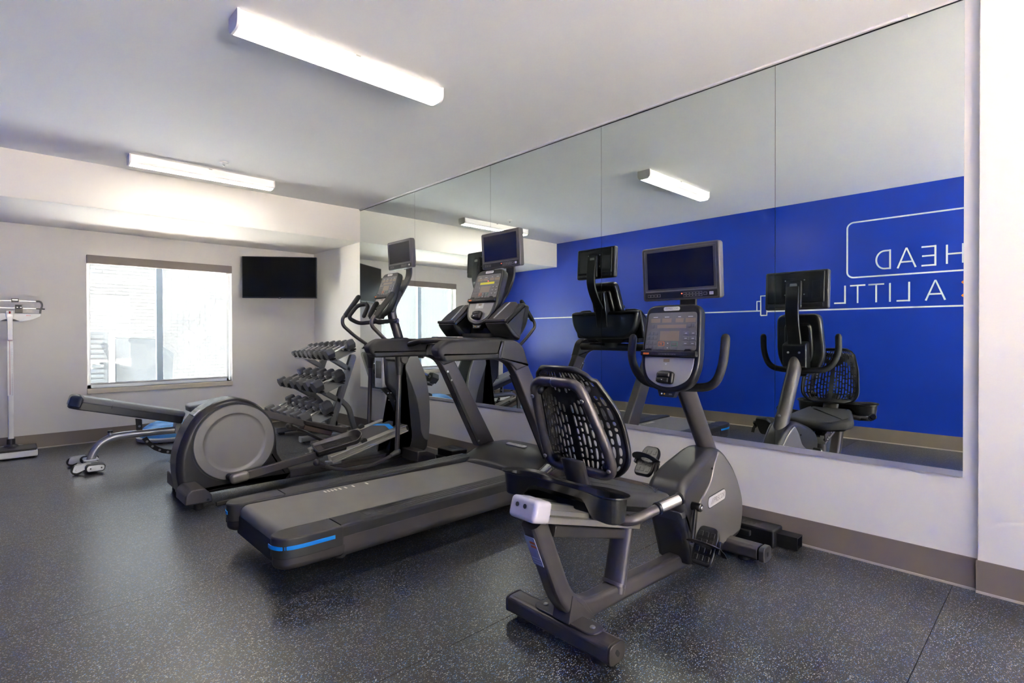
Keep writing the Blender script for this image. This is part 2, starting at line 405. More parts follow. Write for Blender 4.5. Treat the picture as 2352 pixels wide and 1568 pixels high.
baseboard('baseboard_back', lambda h, t: MB().box(((XW+XL)/2, YK+t/2, h/2), (XW-XL-.06, t, h), .002))

# lettering and line drawing on the blue wall
WL = bpy.data.objects['wall_left']
def stroke(name, lines, m=white_line, w=.0165, parent=WL):
    mb = MB(); sec = rrect(w, .002, .0006, 1)
    for ln in lines:
        pts = [V((XL+.0008, y, z)) for y, z in ln]
        mb.tube(pts, sec=sec, upv=(1, 0, 0))
    return part(name, mb, m, parent)
h0, h1 = 1.900, 2.094
stroke('letter', [[(.745, h0), (.745, h1)], [(.871, h0), (.871, h1)], [(.745, 1.999), (.871, 1.999)]])
stroke('letter', [[(.964, h0-.009), (.964, h1+.009)], [(.964, h1), (1.079, h1)], [(.964, 1.999), (1.074, 1.999)], [(.964, h0), (1.079, h0)]])
stroke('letter', [[(1.128, h0-.008), (1.204, h1+.004), (1.210, h1+.004), (1.284, h0-.008)], [(1.155, 1.956), (1.258, 1.956)]])
arc = [(1.352, h1)]+[(1.400+.078*math.sin(t), 1.997+.097*math.cos(t)) for t in [PI*k/14 for k in range(15)]]+[(1.352, h0)]
stroke('letter', [arc, [(1.352, h0-.009), (1.352, h1+.009)]])
g0, g1 = 1.543, 1.734
stroke('letter', [[(.884, g0-.008), (.960, g1+.004), (.966, g1+.004), (1.042, g0-.008)], [(.912, 1.600), (1.015, 1.600)]])
stroke('letter', [[(1.183, g1+.006), (1.183, g0-.009)], [(1.183, g0), (1.293, g0)]])
stroke('letter', [[(1.352, g1+.006), (1.352, g0-.006)]])
for yc in (1.478, 1.654): stroke('letter', [[(yc-.074, g1), (yc+.074, g1)], [(yc, g1), (yc, g0-.006)]])
stroke('letter', [[(1.778, g1+.006), (1.778, g0-.009)], [(1.778, g0), (1.888, g0)]])
stroke('letter', [[(1.955, g0-.009), (1.955, g1+.009)], [(1.955, g1), (2.07, g1)], [(1.955, 1.64), (2.06, 1.64)], [(1.955, g0), (2.07, g0)]])
stroke('letter', [[(.585, g0+.012), (.742, g1-.012)], [(.585, g1-.012), (.742, g0+.012)]], orange_line, .048)
rr = .065
box = [(.55, 2.445)]+[(1.757-rr+rr*math.sin(t), 2.445-rr+rr*math.cos(t)) for t in [PI/2*k/8 for k in range(9)]]+[(1.757-rr+rr*math.cos(t), 1.825+rr-rr*math.sin(t)) for t in [PI/2*k/8 for k in range(9)]]+[(.55, 1.825)]
stroke('outline_box', [box])
stroke('painted_line', [[(.55, 1.469), (2.639, 1.474)]])
stroke('painted_line', [[(2.761, 1.484), (7.5, 1.484)]])
stroke('barbell_outline', [[(2.761, 1.484), (2.761, 1.605), (2.714, 1.605)], [(2.761, 1.484), (2.714, 1.484)], [(2.714, 1.426), (2.714, 1.672), (2.639, 1.672), (2.639, 1.426), (2.714, 1.426)]], w=.016)

# ------------------------------------------------------------------ window, shade and what lies outside
win = struct('window_1', MB().prism([(WX0, WZ0), (WX1, WZ0), (WX1, WZ0+.035), (WX0, WZ0+.035)], FXZ(0), YW+.09, YW+.15), vinyl_w)
fr_ = MB()
fr_.box((WX0+.02, YW+.12, (WZ0+WZ1)/2), (.04, .06, WZ1-WZ0)).box((WX1-.02, YW+.12, (WZ0+WZ1)/2), (.04, .06, WZ1-WZ0)).box(((WX0+WX1)/2, YW+.12, WZ1-.02), (WX1-WX0, .06, .04))
part('window_frame', fr_, vinyl_w, win)
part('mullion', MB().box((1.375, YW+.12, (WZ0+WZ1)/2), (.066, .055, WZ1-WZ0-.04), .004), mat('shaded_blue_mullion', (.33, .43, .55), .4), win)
part('pane', MB().box(((WX0+1.375)/2, YW+.12, (WZ0+WZ1)/2), (1.375-WX0-.08, .004, WZ1-WZ0-.06)), glass_m, win)
part('pane', MB().box(((WX1+1.375)/2, YW+.12, (WZ0+WZ1)/2), (WX1-1.375-.08, .004, WZ1-WZ0-.06)), glass_m, win)
part('window_sill', MB().box(((WX0+WX1)/2, YW+.035, .571), (WX1-WX0+.004, .11, .054), .004), sill_m, win)
t = thing('roller_shade', ((WX0+WX1)/2, YW+.03, WZ0), 'pale translucent roller shade pulled down over the window under a taupe valance', 'window shade')
part('valance', MB().box(((WX0+WX1)/2, YW+.012, 2.043), (WX1-WX0-.004, .07, .094), .004), shade_val, t)
part('cloth', MB().box(((WX0+WX1)/2-.002, YW+.040, 1.33), (WX1-WX0-.052, .0012, 1.36)), shade_m, t)
hb = part('hem_bar', MB().box(((WX0+WX1)/2-.002, YW+.040, .648), (WX1-WX0-.06, .014, .022), .005), grey_base, t)
part('side_channel', MB().box((WX1-.012, YW+.05, 1.03), (.010, .02, .80), .002), vinyl_w, t)
part('pull_bracket', MB().box((WX1-.014, YW+.045, .632), (.022, .03, .045), .004), vinyl_w, t)

for x in ((BX0+xm)/2, (BX1+xm)/2): part('pane', MB().box((x, YK-.06, (BZ0+BZ1)/2), ((BX1-BX0)/2-.06, .004, BZ1-BZ0-.1)), fill_glass, bpy.data.objects['fill_window'])  # warm panes of the added fill window behind the camera
struct('roof_slab', MB().box((xm, (YK+YW)/2, 3.0), (6, YW-YK+.6, .12)), white_trim)
gr = struct('ground', MB().box((4, 3, -.35), (60, 60, .1)), ground_m)
struct('bounce_cut_strip', MB().box((1.4, 8.75, -.29), (9, 2.1, .03)), mat('dark_bounce_cut', (.06, .045, .035), .95, bump=(30, .6, .02)))  # unseen dark strip added to cut ground light bouncing onto the soffit
YX = 14.5
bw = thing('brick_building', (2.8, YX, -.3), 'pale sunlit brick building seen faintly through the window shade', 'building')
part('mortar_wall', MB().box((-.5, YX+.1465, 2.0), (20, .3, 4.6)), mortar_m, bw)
bmesh_me = None; cells = []
for r_ in range(40):
    for c_ in range(15):
        x = .86+c_*.233+(.1165 if r_ % 2 else 0); z = -.1+r_*.0765
        cells.append((x, z))
cells.sort(key=lambda c: (c[0] > 2.95 and c[1] > 1.1, c[0] > 3.7, c[0]))
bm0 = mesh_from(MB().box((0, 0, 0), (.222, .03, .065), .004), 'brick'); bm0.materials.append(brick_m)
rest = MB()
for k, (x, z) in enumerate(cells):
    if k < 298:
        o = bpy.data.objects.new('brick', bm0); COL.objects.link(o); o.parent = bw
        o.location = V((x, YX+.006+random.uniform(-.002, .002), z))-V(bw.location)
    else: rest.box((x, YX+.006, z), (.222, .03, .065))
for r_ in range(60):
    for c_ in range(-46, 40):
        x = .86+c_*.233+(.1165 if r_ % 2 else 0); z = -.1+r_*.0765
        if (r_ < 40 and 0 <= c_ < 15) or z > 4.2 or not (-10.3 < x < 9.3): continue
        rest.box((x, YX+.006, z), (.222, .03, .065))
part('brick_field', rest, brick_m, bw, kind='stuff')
# two sheet-metal units standing in front of it
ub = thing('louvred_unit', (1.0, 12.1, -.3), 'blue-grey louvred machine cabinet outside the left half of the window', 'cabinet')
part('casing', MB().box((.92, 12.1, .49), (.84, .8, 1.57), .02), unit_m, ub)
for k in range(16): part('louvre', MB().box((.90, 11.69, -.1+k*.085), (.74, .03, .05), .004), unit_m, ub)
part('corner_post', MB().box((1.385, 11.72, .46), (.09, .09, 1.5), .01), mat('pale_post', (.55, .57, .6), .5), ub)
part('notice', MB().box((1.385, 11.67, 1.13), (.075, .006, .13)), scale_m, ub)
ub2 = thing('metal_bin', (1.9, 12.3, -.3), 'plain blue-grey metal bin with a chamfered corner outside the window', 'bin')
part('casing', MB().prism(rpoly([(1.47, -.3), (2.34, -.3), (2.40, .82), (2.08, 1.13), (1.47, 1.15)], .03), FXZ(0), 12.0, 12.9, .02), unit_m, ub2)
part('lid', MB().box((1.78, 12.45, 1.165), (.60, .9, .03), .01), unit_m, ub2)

# ------------------------------------------------------------------ mirrors
ys = [.3446, 1.186, 2.429, 3.682, 4.928, 6.165]
where = ['nearest the camera at the right end, reflecting the lettering', 'second from the right, behind the recumbent bike console', 'third from the right, behind the perforated seat back', 'fourth from the right, behind the treadmill console', 'farthest, at the corner behind the elliptical']
for k in range(5):
    a, b = ys[k]+.0012, ys[k+1]-.0012; z0, z1 = .538, 2.742
    pan = MB().box((XW-.003, (a+b)/2, (z0+z1)/2), (.006, b-a, z1-z0))
    me = mesh_from(pan, 'mirror_panel', V((XW, (a+b)/2, z0))); me.materials.append(medge_m); me.materials.append(mirror_m)
    for p in me.polygons:
        if p.normal.x < -.9: p.material_index = 1
    o = bpy.data.objects.new('mirror_panel', me); COL.objects.link(o); o.location = (XW, (a+b)/2, z0)
    o['label'] = 'tall frameless wall mirror panel, '+where[k]; o['category'] = 'mirror'; o['group'] = 'mirror panels along the right wall'
struct('trim_4', MB().prism([(XW, .519), (XW-.013, .519), (XW-.013, .546), (XW-.0075, .546), (XW-.0075, .531), (XW, .531)], Fr((0, 0, 0), (1, 0, 0), (0, 0, 1), (0, 1, 0)), ys[0], ys[-1]), chan_m)
struct('trim_5', MB().box((XW-.0045, (ys[0]+ys[-1])/2, 2.7455), (.009, ys[-1]-ys[0], .005)), black_m)

# ------------------------------------------------------------------ ceiling lights
def light(xc, yc, label):
    L = thing('ceiling_light', (xc, yc, ZC), label, 'light', 'fluorescent strip lights on the ceiling')
    hl = .61; prof = rpoly([(-.068, 0), (-.068, -.062), (-.045, -.086), (.045, -.086), (.068, -.062), (.068, 0)], [0, .02, .03, .03, .02, 0], 5)
    fy = Fr((xc, yc, ZC), (0, 1, 0), (0, 0, 1), (1, 0, 0))
    part('housing', MB().prism([(-.060, -.001), (.060, -.001), (.060, -.022), (-.060, -.022)], fy, -hl+.012, hl-.012), lamp_body, L)
    for s in (-1, 1):
        part('end_cap', MB().prism(prof, fy, min(s*hl, s*(hl-.014)), max(s*hl, s*(hl-.014)), .002), lamp_body, L)
        sd = rpoly([(s*.067, -.004), (s*.067, -.060), (s*.052, -.078), (s*.046, -.076), (s*.061, -.058), (s*.061, -.004)], .006, 3)
        part('frosted_side', MB().prism(sd, fy, -hl+.014, hl-.014), lens_side, L)
    lens = [(-.052, -.0775)]+[(.052*math.sin(a), -.0775-.0075*math.cos(a)) for a in [(-PI/2+PI*k/8) for k in range(1, 8)]]+[(.052, -.0775), (.046, -.066), (-.046, -.066)]
    part('lens', MB().prism(lens, fy, -hl+.014, hl-.014), lamp_m, L, 'lit white lens')
    part('clip', MB().box((xc+.02, yc-.0675, ZC-.008), (.03, .004, .008), .001), chrome_m, L)
    return L
light(1.432, 2.83, 'lit white strip light on the ceiling above the treadmill, nearest in view')
light(1.405, 5.67, 'lit white strip light on the ceiling close to the bulkhead above the window')
light(1.45, -1.3, 'lit white strip light added as fill on the ceiling behind the camera')  # unseen third light, added to brighten the room
d = thing('ceiling_detector', (1.46, 5.31, ZC), 'small round white detector on the ceiling, seen in the mirror', 'detector')
part('disc', MB().lathe([(.038, 0), (.038, -.012), (.030, -.02), (.001, -.022)], (1.46, 5.31, ZC), (0, 0, 1), 24), lamp_body, d)
part('tip', MB().lathe([(.010, -.02), (.010, -.034), (.004, -.038)], (1.46, 5.31, ZC), (0, 0, 1), 12), chrome_m, d)
#__MORE__

# ------------------------------------------------------------------ shared builders for the three machines
class Face(Fr):
    """tilted panel facing the user (towards -X): u to the user's right, v up the panel, d out towards the user"""
    def __init__(s, O, tilt):
        a = math.radians(tilt); s.O = V(O); s.U = V((0, -1, 0)); s.V = V((math.sin(a), 0, math.cos(a))); s.N = V((-math.cos(a), 0, math.sin(a)))
def rr(x0, y0, x1, y1, r=.002, n=2): return rpoly([(x0, y0), (x1, y0), (x1, y1), (x0, y1)], r, n)
def console(root, O, tilt, lit=False, wide=.155, face=None):
    face = face or face_m
    F = Face(O, tilt); H = .425
    out = [(-wide*.30, 0), (wide*.30, 0), (wide*.80, .035), (wide*.98, .12), (wide, .18), (wide*.93, H), (-wide*.93, H), (-wide, .18), (-wide*.98, .12), (-wide*.80, .035)]
    out = rpoly(out, [.05, .05, .05, .05, .02, .055, .055, .02, .05, .05], 6)
    con = part('console', MB().prism(out, F, -.062, 0, .012, 3, .022), black_m, root)
    back = [(u*.62, .06+v*.72) for u, v in out]
    part('console_back', MB().prism(back, F, -.085, -.055, 0, 3, .02), black_m, con)
    low = rpoly([(-.040, .022), (.040, .022), (.108, .060), (.128, .115), (.131, .166), (-.131, .166), (-.128, .115), (-.108, .060)], [.04, .04, .05, .04, .004, .004, .04, .05], 5)
    part('lower_face', MB().prism(low, F, -.004, .0022, .002), face, con)
    mem = rpoly([(-.137, .200), (.137, .200), (.128, .385), (-.128, .385)], .016, 4)
    part('keypad_membrane', MB().prism(mem, F, -.004, .0016, .001), memb_m, con)
    part('reading_shelf', MB().prism(rr(-.147, .170, .147, .196, .004, 2), F, -.002, .022, .005), black_m, con)
    for e in (-1, 1): part('shelf_lip', MB().prism(rpoly([(e*.125, .194), (e*.115, .206), (e*.092, .206), (e*.084, .194)], .002, 2), F, .012, .021, .001), black_m, con)
    part('shelf_label', MB().prism(rr(-.130, .175, -.098, .184), F, .0216, .0226), orange_m, con)
    part('shelf_print', text_mb('·ı·ıı·ı·ıı·ı·ııı·ı·ıı·ı·ı·ıı·ı·ıı·', .012, Fr(F.p(0, .1795, .0222), F.U, F.V, F.N), .0003), btn_m, con)
    for u0, u1 in ((-.112, -.062), (-.050, .000), (.022, .062), (.074, .124)):
        part('display', MB().prism(rr(u0, .336, u1, .356, .001), F, .001, .0024), disp_m, con)
        part('key_print', MB().prism(rr(u0+.012, .362, u1-.014, .3645, .0005), F, .001, .0022), glyph_m, con)
    part('display', MB().prism(rr(-.075, .308, .078, .325, .001), F, .001, .0024), disp_y if lit else disp_m, con, 'yellow lit text line' if lit else None)
    part('display_rim', MB().prism(rr(-.061, .242, .052, .300, .003), F, .001, .0022), btn_m, con)
    part('display', MB().prism(rr(-.056, .246, .046, .294, .001), F, .001, .0030), disp_m, con)
    if lit: part('indicator', MB().prism(rr(.004, .330, .010, .336, .001), F, .001, .003), led_m, con)
    for r_ in range(4):
        for c_ in range(3):
            u = -.120+c_*.0215+r_*-.0012; v = .282-r_*.0235
            part('key', MB().prism(rr(u-.0075, v-.0075, u+.0075, v+.0075, .0015), F, .001, .0042, .0012, 2), btn_m, con)
    for r_ in range(3):
        for c_ in range(2):
            u = .082+c_*.036; v = .283-r_*.0245
            part('key', MB().prism(rr(u-.015, v-.0085, u+.015, v+.0085, .002), F, .001, .0045, .0012, 2), btn_m, con)
            part('key_print', MB().prism(rr(u-.006, v-.001, u+.006, v+.001, .0004), F, .004, .0048), glyph_m, con)
    for u, v in ((-.100, .317), (.096, .320), (.116, .320)):
        part('key', MB().prism(rr(u-.0075, v-.0085, u+.0075, v+.0085, .0015), F, .001, .0042, .0012, 2), btn_m, con)
    part('key_ring', MB().prism(rr(-.062, .2205, -.030, .2415, .003), F, .001, .0030), orange_m, con)
    part('key', MB().prism(rr(-.060, .2225, -.032, .2395, .002), F, .001, .0045, .0012, 2), btn_m, con)
    for u in (-.050, -.043): part('key_print', MB().prism(rr(u-.0016, .227, u+.0016, .235, .0004), F, .004, .0049), orange_m, con)
    part('key_ring', MB().prism(rr(.008, .2205, .040, .2415, .003), F, .001, .0030), green_m, con)
    part('key', MB().prism(rr(.010, .2225, .038, .2395, .002), F, .001, .0045, .0012, 2), btn_m, con)
    for u in (-.046, .024): part('key', MB().prism(rr(u-.015, .2035, u+.015, .216, .002), F, .001, .0045, .0012, 2), btn_m, con)
    part('key', MB().prism(rr(-.024, .2045, .004, .240, .003), F, .001, .0045, .0012, 2), btn_m, con)
    for v, s in ((.234, 1), (.211, -1)): part('key_print', MB().prism([(-.013, v-.002*s), (-.007, v-.002*s), (-.010, v+.003*s)], F, .004, .0049), glyph_m, con)
    part('badge_recess', MB().prism(rr(-.050, .391, .040, .416, .0125, 5), F, -.002, .0012), blackmat, con)
    part('badge', MB().prism(rr(-.047, .3935, .039, .4135, .0098, 5), F, .0, .0036, .0015, 2), badge_m, con)
    part('badge_lettering', text_mb('///PRECOR', .0145, Fr(F.p(-.004, .4035, .0037), F.U, F.V, F.N), .0003, .25), badge_t, con)
    part('info_plate', MB().prism(rr(-.055, .122, .030, .163, .003), F, .002, .0028), face_m, con)
    part('display', MB().prism(rr(-.026, .143, .006, .158, .001), F, .002, .0034), disp_m, con)
    part('heart_glyph', MB().prism([(-.012, .128), (-.006, .134), (-.009, .137), (-.012, .134), (-.015, .137), (-.018, .134)], F, .002, .0034), glyph_m, con)
    kb = part('motion_control', MB().prism(rpoly([(-.048, .040), (.036, .036), (.042, .092), (.020, .100), (-.030, .100), (-.050, .090)], .012, 4), F, .0, .026, .010), black_m, con)
    part('rocker', MB().prism(rr(-.044, .044, .020, .066, .004, 3), F, .02, .034, .006), blackmat, con)
    part('rocker', MB().prism(rr(-.040, .070, .024, .090, .004, 3), F, .02, .033, .006), shroud_m, con)
    part('key_print', MB().prism([(-.016, .058), (-.006, .058), (-.011, .052)], F, .033, .0344), glyph_m, con)
    pod = part('headphone_pod', MB().prism(rpoly([(-.045, -.024), (.030, -.024), (.044, .010), (-.058, .010)], .006, 3), F, -.05, -.012, .005), black_m, con)
    for u in (-.030, -.016): part('jack', MB().cyl(F.p(u, -.010, -.013), F.p(u, -.010, -.010), .0038, 12), glyph_m if u < -.02 else yellow_m, con)
    part('jack', MB().prism(rr(.008, -.013, .024, -.007, .001), F, -.013, -.011), memb_m, con)
    return con, F
def monitor(root, C, tilt, glow=True):
    F = Face(C, tilt); w, h = .2075, .135
    out = rr(-w, -h, w, h, .016, 5)
    tv = part('monitor', MB().prism(out, F, -.048, 0, .008, 3, .014), tvbez_m, root)
    # sloped inner bezel
    a = rr(-w+.016, -h+.046, w-.016, h-.014, .002, 1); b = rr(-w+.032, -h+.060, w-.032, h-.026, .001, 1)
    mb = MB(); n = len(a)
    mb.rings([[F.p(u, v, .0012) for u, v in a], [F.p(u, v, -.004) for u, v in b]], cap=False)
    # cut look: a thin raised frame with a glass set back inside it
    fr = MB(); o2 = rr(-w+.010, -h+.010, w-.010, h-.008, .008, 1)
    part('bezel_slope', mb, tvface_m, tv)
    part('screen', MB().prism(rr(-w+.031, -h+.059, w-.031, h-.025, .001, 1), F, .0002, .0006), screen_m, tv)
    part('control_strip', MB().prism(rr(-w+.014, -h+.010, w-.014, -h+.041, .003, 2), F, -.001, .0012), black_m, tv)
    part('strip_cap', MB().prism(rr(-w+.014, -h+.012, -w+.026, -h+.036, .002), F, .0, .0022), blackmat, tv)
    part('strip_cap', MB().prism(rr(w-.026, -h+.012, w-.014, -h+.036, .002), F, .0, .0022), blackmat, tv)
    for r_ in range(2):
        for c_ in range(6):
            u = .028+c_*.0165; v = -h+.031-r_*.012
            part('button_rim', MB().prism(rr(u-.0075, v-.005, u+.0075, v+.005, .001), F, .001, .0019), badge_t, tv)
            part('button', MB().prism(rr(u-.0062, v-.0037, u+.0062, v+.0037, .001), F, .001, .0027), blackmat, tv)
    part('button_rim', MB().prism(rr(.124, -h+.019, .142, -h+.032, .001), F, .001, .0019), badge_t, tv)
    part('button', MB().prism(rr(.1255, -h+.0205, .1405, -h+.0305, .001), F, .001, .0027), blackmat, tv)
    part('power_button', MB().prism(rr(.154, -h+.018, .174, -h+.033, .002), F, .001, .0025), badge_m, tv)
    for u in (-.170, -.152, -.132, -.114):
        part('button_rim', MB().prism(rr(u-.008, -h+.019, u+.008, -h+.033, .001), F, .001, .0019), badge_t, tv)
        part('button', MB().prism(rr(u-.0065, -h+.0205, u+.0065, -h+.0315, .001), F, .001, .0027), blackmat, tv)
    if glow: part('power_light', MB().ball(F.p(.012, -h+.031, .0016), .0028, 10, 6), led_m, tv)
    # back: raised shell with vents, mount plate, sticker
    B = Fr(F.O, -F.U, F.V, -F.N)
    part('back_shell', MB().prism(rr(-w+.022, -h+.042, w-.020, h-.012, .010, 4), B, .046, .064, .008), black_m, tv)
    part('back_lower', MB().prism(rr(-w+.03, -h+.012, w-.03, -h+.038, .006, 3), B, .046, .055, .004), black_m, tv)
    vents = MB()
    for k in range(34): vents.box((-.165+k*.010, .113, .0645), (.004, .008, .002), 0, B)
    for k in range(22): vents.box((.166, -.070+k*.0078, .0645), (.014, .0032, .002), 0, B)
    part('vent_slots', vents, blackmat, tv, kind='stuff')
    part('mount_plate', MB().prism(rr(-.085, -.055, .085, .085, .006, 3), B, .063, .066, .001), blackmat, tv)
    for u in (-.062, .062):
        for v in (-.035, .065): part('screw', MB().cyl(B.p(u, v, .065), B.p(u, v, .0685), .005, 12), bolt_m, tv)
    part('service_door', MB().prism(rr(-.165, -.065, -.110, .055, .003, 2), B, .063, .0655, .001), black_m, tv)
    return tv, F
def monitor_arm(root, pts, F):
    arm = part('monitor_arm', MB().tube(pts, fil=.07, sec=rrect(.088, .020, .008, 3), upv=(1, 0, 0)), black_m, root)
    B = Fr(F.O, -F.U, F.V, -F.N)
    part('arm_head', MB().prism(rr(-.052, -.135, .052, .062, .018, 4), B, .064, .094, .010), black_m, arm)
    part('rating_sticker', MB().prism(rr(-.024, -.035, .024, .040, .007, 3), B, .0935, .0948), face_m, arm)
    return arm

# ------------------------------------------------------------------ recumbent bike
Y0 = 1.34
bk = thing('recumbent_bike', (2.1, Y0, 0), 'graphite recumbent exercise bike with a perforated black seat back, nearest the camera', 'exercise bike')
X_ = FXZ(0)
def XZ(dy): return FXZ(Y0+dy)
# stabilisers
ova = rpoly([(-.046, -.026), (-.030, -.036), (.030, -.036), (.046, -.026), (.046, .026), (.030, .036), (-.030, .036), (-.046, .026)], .012, 3)
st = part('rear_stabiliser', MB().prism(ova, Fr((1.570, 0, .058), (1, 0, 0), (0, 0, 1), (0, 1, 0)), 1.118, 1.628, .004), frame_m, bk)
for s, yy in ((-1, 1.112), (1, 1.634)):
    part('end_cap', MB().prism(inset(ova, -.001), Fr((1.570, 0, .058), (1, 0, 0), (0, 0, 1), (0, 1, 0)), yy-.006, yy+.006, .004), dframe_m, st)
    part('slot', MB().prism(rr(-.008, -.014, .008, .014, .006, 3), Fr((1.570, yy+s*.0062, .058), (.8, 0, .6), (-.6, 0, .8), (0, s, 0)), -.001, .0008), blackmat, st)
for yy in (1.18, 1.57): part('rubber_foot', MB().cyl((1.57, yy, .001), (1.57, yy, .030), .034, 20, .004), rubber_m, st)
part('saddle_plate', MB().prism(rpoly([(-.040, -.155), (.040, -.155), (.040, .155), (-.040, .155)], .038, 5), FXY(.0935), 0, .008, .003), frame_m, st)
pl = bpy.data.objects['saddle_plate']
pl.data.transform(Matrix.Translation((1.575-0, Y0, 0)))
gs = MB()
gs.prism(rpoly([(1.53, .097), (1.60, .097), (1.70, .060), (1.66, .110), (1.62, .165), (1.555, .20)], .004, 2), XZ(-.042), 0, .084, .002)
part('gusset', gs, frame_m, bk)
for yy in (1.222, 1.458): part('bolt', MB().cyl((1.577, yy, .099), (1.577, yy, .107), .011, 14, .003), bolt_m, st)
fs = part('front_stabiliser', MB().prism(ova, Fr((2.835, 0, .058), (1, 0, 0), (0, 0, 1), (0, 1, 0)), 1.108, 1.572, .004), frame_m, bk)
for s, yy in ((-1, 1.100), (1, 1.580)):
    part('end_cap', MB().prism(inset(ova, -.002), Fr((2.835, 0, .058), (1, 0, 0), (0, 0, 1), (0, 1, 0)), yy-.03*(s < 0), yy+.03*(s > 0), .005), frame_m, fs)
    part('slot', MB().prism(rr(-.008, -.012, .008, .012, .006, 3), Fr((2.835, yy+s*(.03 if s > 0 else .0302), .058), (1, 0, 0), (0, 0, 1), (0, s, 0)), -.001, .0008), blackmat, fs)
    part('roller', MB().cyl((2.905, yy-s*.06, .048), (2.905, yy-s*.09, .048), .026, 18, .004), frame_m, fs)
for yy in (1.19, 1.49): part('rubber_foot', MB().cyl((2.835, yy, .001), (2.835, yy, .03), .03, 20, .004), rubber_m, fs)
# main beam: up-sloping rear column bent into the floor beam
sec = rpoly([(-.038, -.026), (-.026, -.040), (.026, -.040), (.038, -.026), (.038, .026), (.026, .040), (-.026, .040), (-.038, .026)], .012, 3)
mbm = part('main_beam', MB().tube([(1.385, Y0, .515), (1.565, Y0, .105), (1.90, Y0, .098), (2.47, Y0, .072)], fil=.16, sec=sec, upv=(0, 0, 1)), frame_m, bk)
part('strut', MB().tube([(1.872, Y0, .100), (1.945, Y0, .372)], 0, sec=circ(.052, 20, .036), upv=(1, 0, 0)), frame_m, bk)
part('weld', MB().tube([(1.870, Y0, .128), (1.876, Y0, .140)], 0, sec=circ(.0545, 20, .0385), upv=(1, 0, 0)), frame_m, bk)
# warning decal on the rear column
dv = V((1.565-1.385, 0, .105-.515)).normalized(); dn = V((dv.z, 0, -dv.x))
stk = Fr(V((1.405, Y0, .470))-V((0, 0, 0))+dn*.0398, (0, -1, 0), -dv, (0, -1, 0))
fr_d = Fr(V((1.388, Y0, .500))+V((-.915, 0, -.402))*.0405, V((0, -1, 0)), V((-.402, 0, .915)), V((-.915, 0, -.402)))
dc = part('warning_decal', MB().prism(rr(-.024, -.150, .026, -.020, .003, 2), fr_d, -.001, .0006), mat('pale_decal', (.42, .43, .47), .5), bk)
for v in (-.045, -.062): part('decal_bar', MB().prism(rr(-.004, v-.005, .022, v+.005, .001), fr_d, .0, .001), orange_m, dc)
for v in (-.118, -.130, -.142): part('decal_bar', MB().prism(rr(-.020, v-.003, .022, v+.003, .0005), fr_d, .0, .001), glyph_m, dc)
# seat rail
ra = V((1.318, Y0, .577)); rb = V((1.990, Y0, .385)); rd = (rb-ra).normalized(); rn = V((-rd.z, 0, rd.x))
RF = Fr(ra, (0, -1, 0), rn, rd); RL = (rb-ra).length
rail = part('seat_rail', MB().prism(rpoly([(-.060, -.036), (.060, -.036), (.060, -.012), (.046, -.008), (.046, .010), (.060, .014), (.060, .034), (.026, .034), (.026, .018), (-.026, .018), (-.026, .034), (-.060, .034), (-.060, .014), (-.046, .010), (-.046, -.008), (-.060, -.012)], .002, 2), RF, .08, RL), alum_m, bk)
rc = part('rail_cap', MB().prism(rpoly([(-.066, -.040), (.066, -.040), (.066, .040), (-.066, .040)], .020, 4), RF, .008, .088, .003, 4, .016), cap_m, bk)
for u in (-.026, .012): part('bolt_hole', MB().cyl(RF.p(u, .010, .0085), RF.p(u, .010, .0068), .008, 14), blackmat, rc)
part('rail_slot', MB().box((0, .024, RL/2+.02), (.050, .010, RL-.04), .001, RF), shroud_m, rail)
part('under_tube', MB().prism(rr(-.034, -.030, .034, .012, .008, 3), Fr(ra+rn*-.058+rd*0, (0, -1, 0), rn, rd), .17, RL-.03, .003), dframe_m, bk)
br = part('side_bracket', MB().prism(rpoly([(.34, .044), (.34, -.010), (RL+.012, -.010), (RL+.012, .052), (.46, .052)], .004, 2), Fr(ra, rd, rn, (0, -1, 0)), .058, .066, .001), dframe_m, rail)
part('side_bracket', MB().prism(rpoly([(.34, .044), (.34, -.010), (RL+.012, -.010), (RL+.012, .052), (.46, .052)], .004, 2), Fr(ra, rd, rn, (0, -1, 0)), -.066, -.058, .001), dframe_m, rail)
SF = Fr(ra, rd, rn, (0, -1, 0))
for u, v in ((.365, .012), (.385, .008), (.575, .012), (.648, -.0), (.682, .0)):
    part('bolt', MB().cyl(SF.p(u, v, .065), SF.p(u, v, .074), .011, 6, .002).cyl(SF.p(u, v, .07), SF.p(u, v, .080), .006, 10), bolt_m, rail)
# seat carriage, post and pad
part('seat_carriage', MB().prism(rpoly([(1.62, .515), (1.93, .421), (1.95, .475), (1.91, .515), (1.66, .585), (1.62, .58)], .008, 3), XZ(-.044), 0, .088, .004), blackmat, bk)
pst = MB(); ovr = lambda rx, ry: circ(rx, 24, ry)
def oval_ring(cx, z, rx, ry, tilt=0, n=24): return [V((cx+rx*math.cos(2*PI*k/n)*(1 if True else 1), Y0+ry*math.sin(2*PI*k/n), z-tilt*rx*math.cos(2*PI*k/n))) for k in range(n)]
pst.loft([oval_ring(1.604, .700, .024, .046, .2), oval_ring(1.604, .702, .029, .051, .2), oval_ring(1.606, .696, .032, .054, .2), oval_ring(1.640, .610, .034, .056, .2), oval_ring(1.690, .520, .034, .056, .2)][::-1])
pp = part('back_post', pst, dframe_m, bk)
part('post_cap', MB().loft([oval_ring(1.604, .7015, .022, .044, .2), oval_ring(1.604, .7045, .021, .043, .2)]), dframe_m, pp)
part('cap_screw', MB().cyl((1.604, Y0, .703), (1.604, Y0, .7065), .006, 12), bolt_m, pp)
top = rpoly([(1.66, -.150), (1.80, -.195), (1.93, -.232), (1.985, -.205), (2.035, -.075), (2.035, .075), (1.985, .205), (1.93, .232), (1.80, .195), (1.66, .150)], .035, 5)
zt = lambda x: .600-(x-1.66)*.20
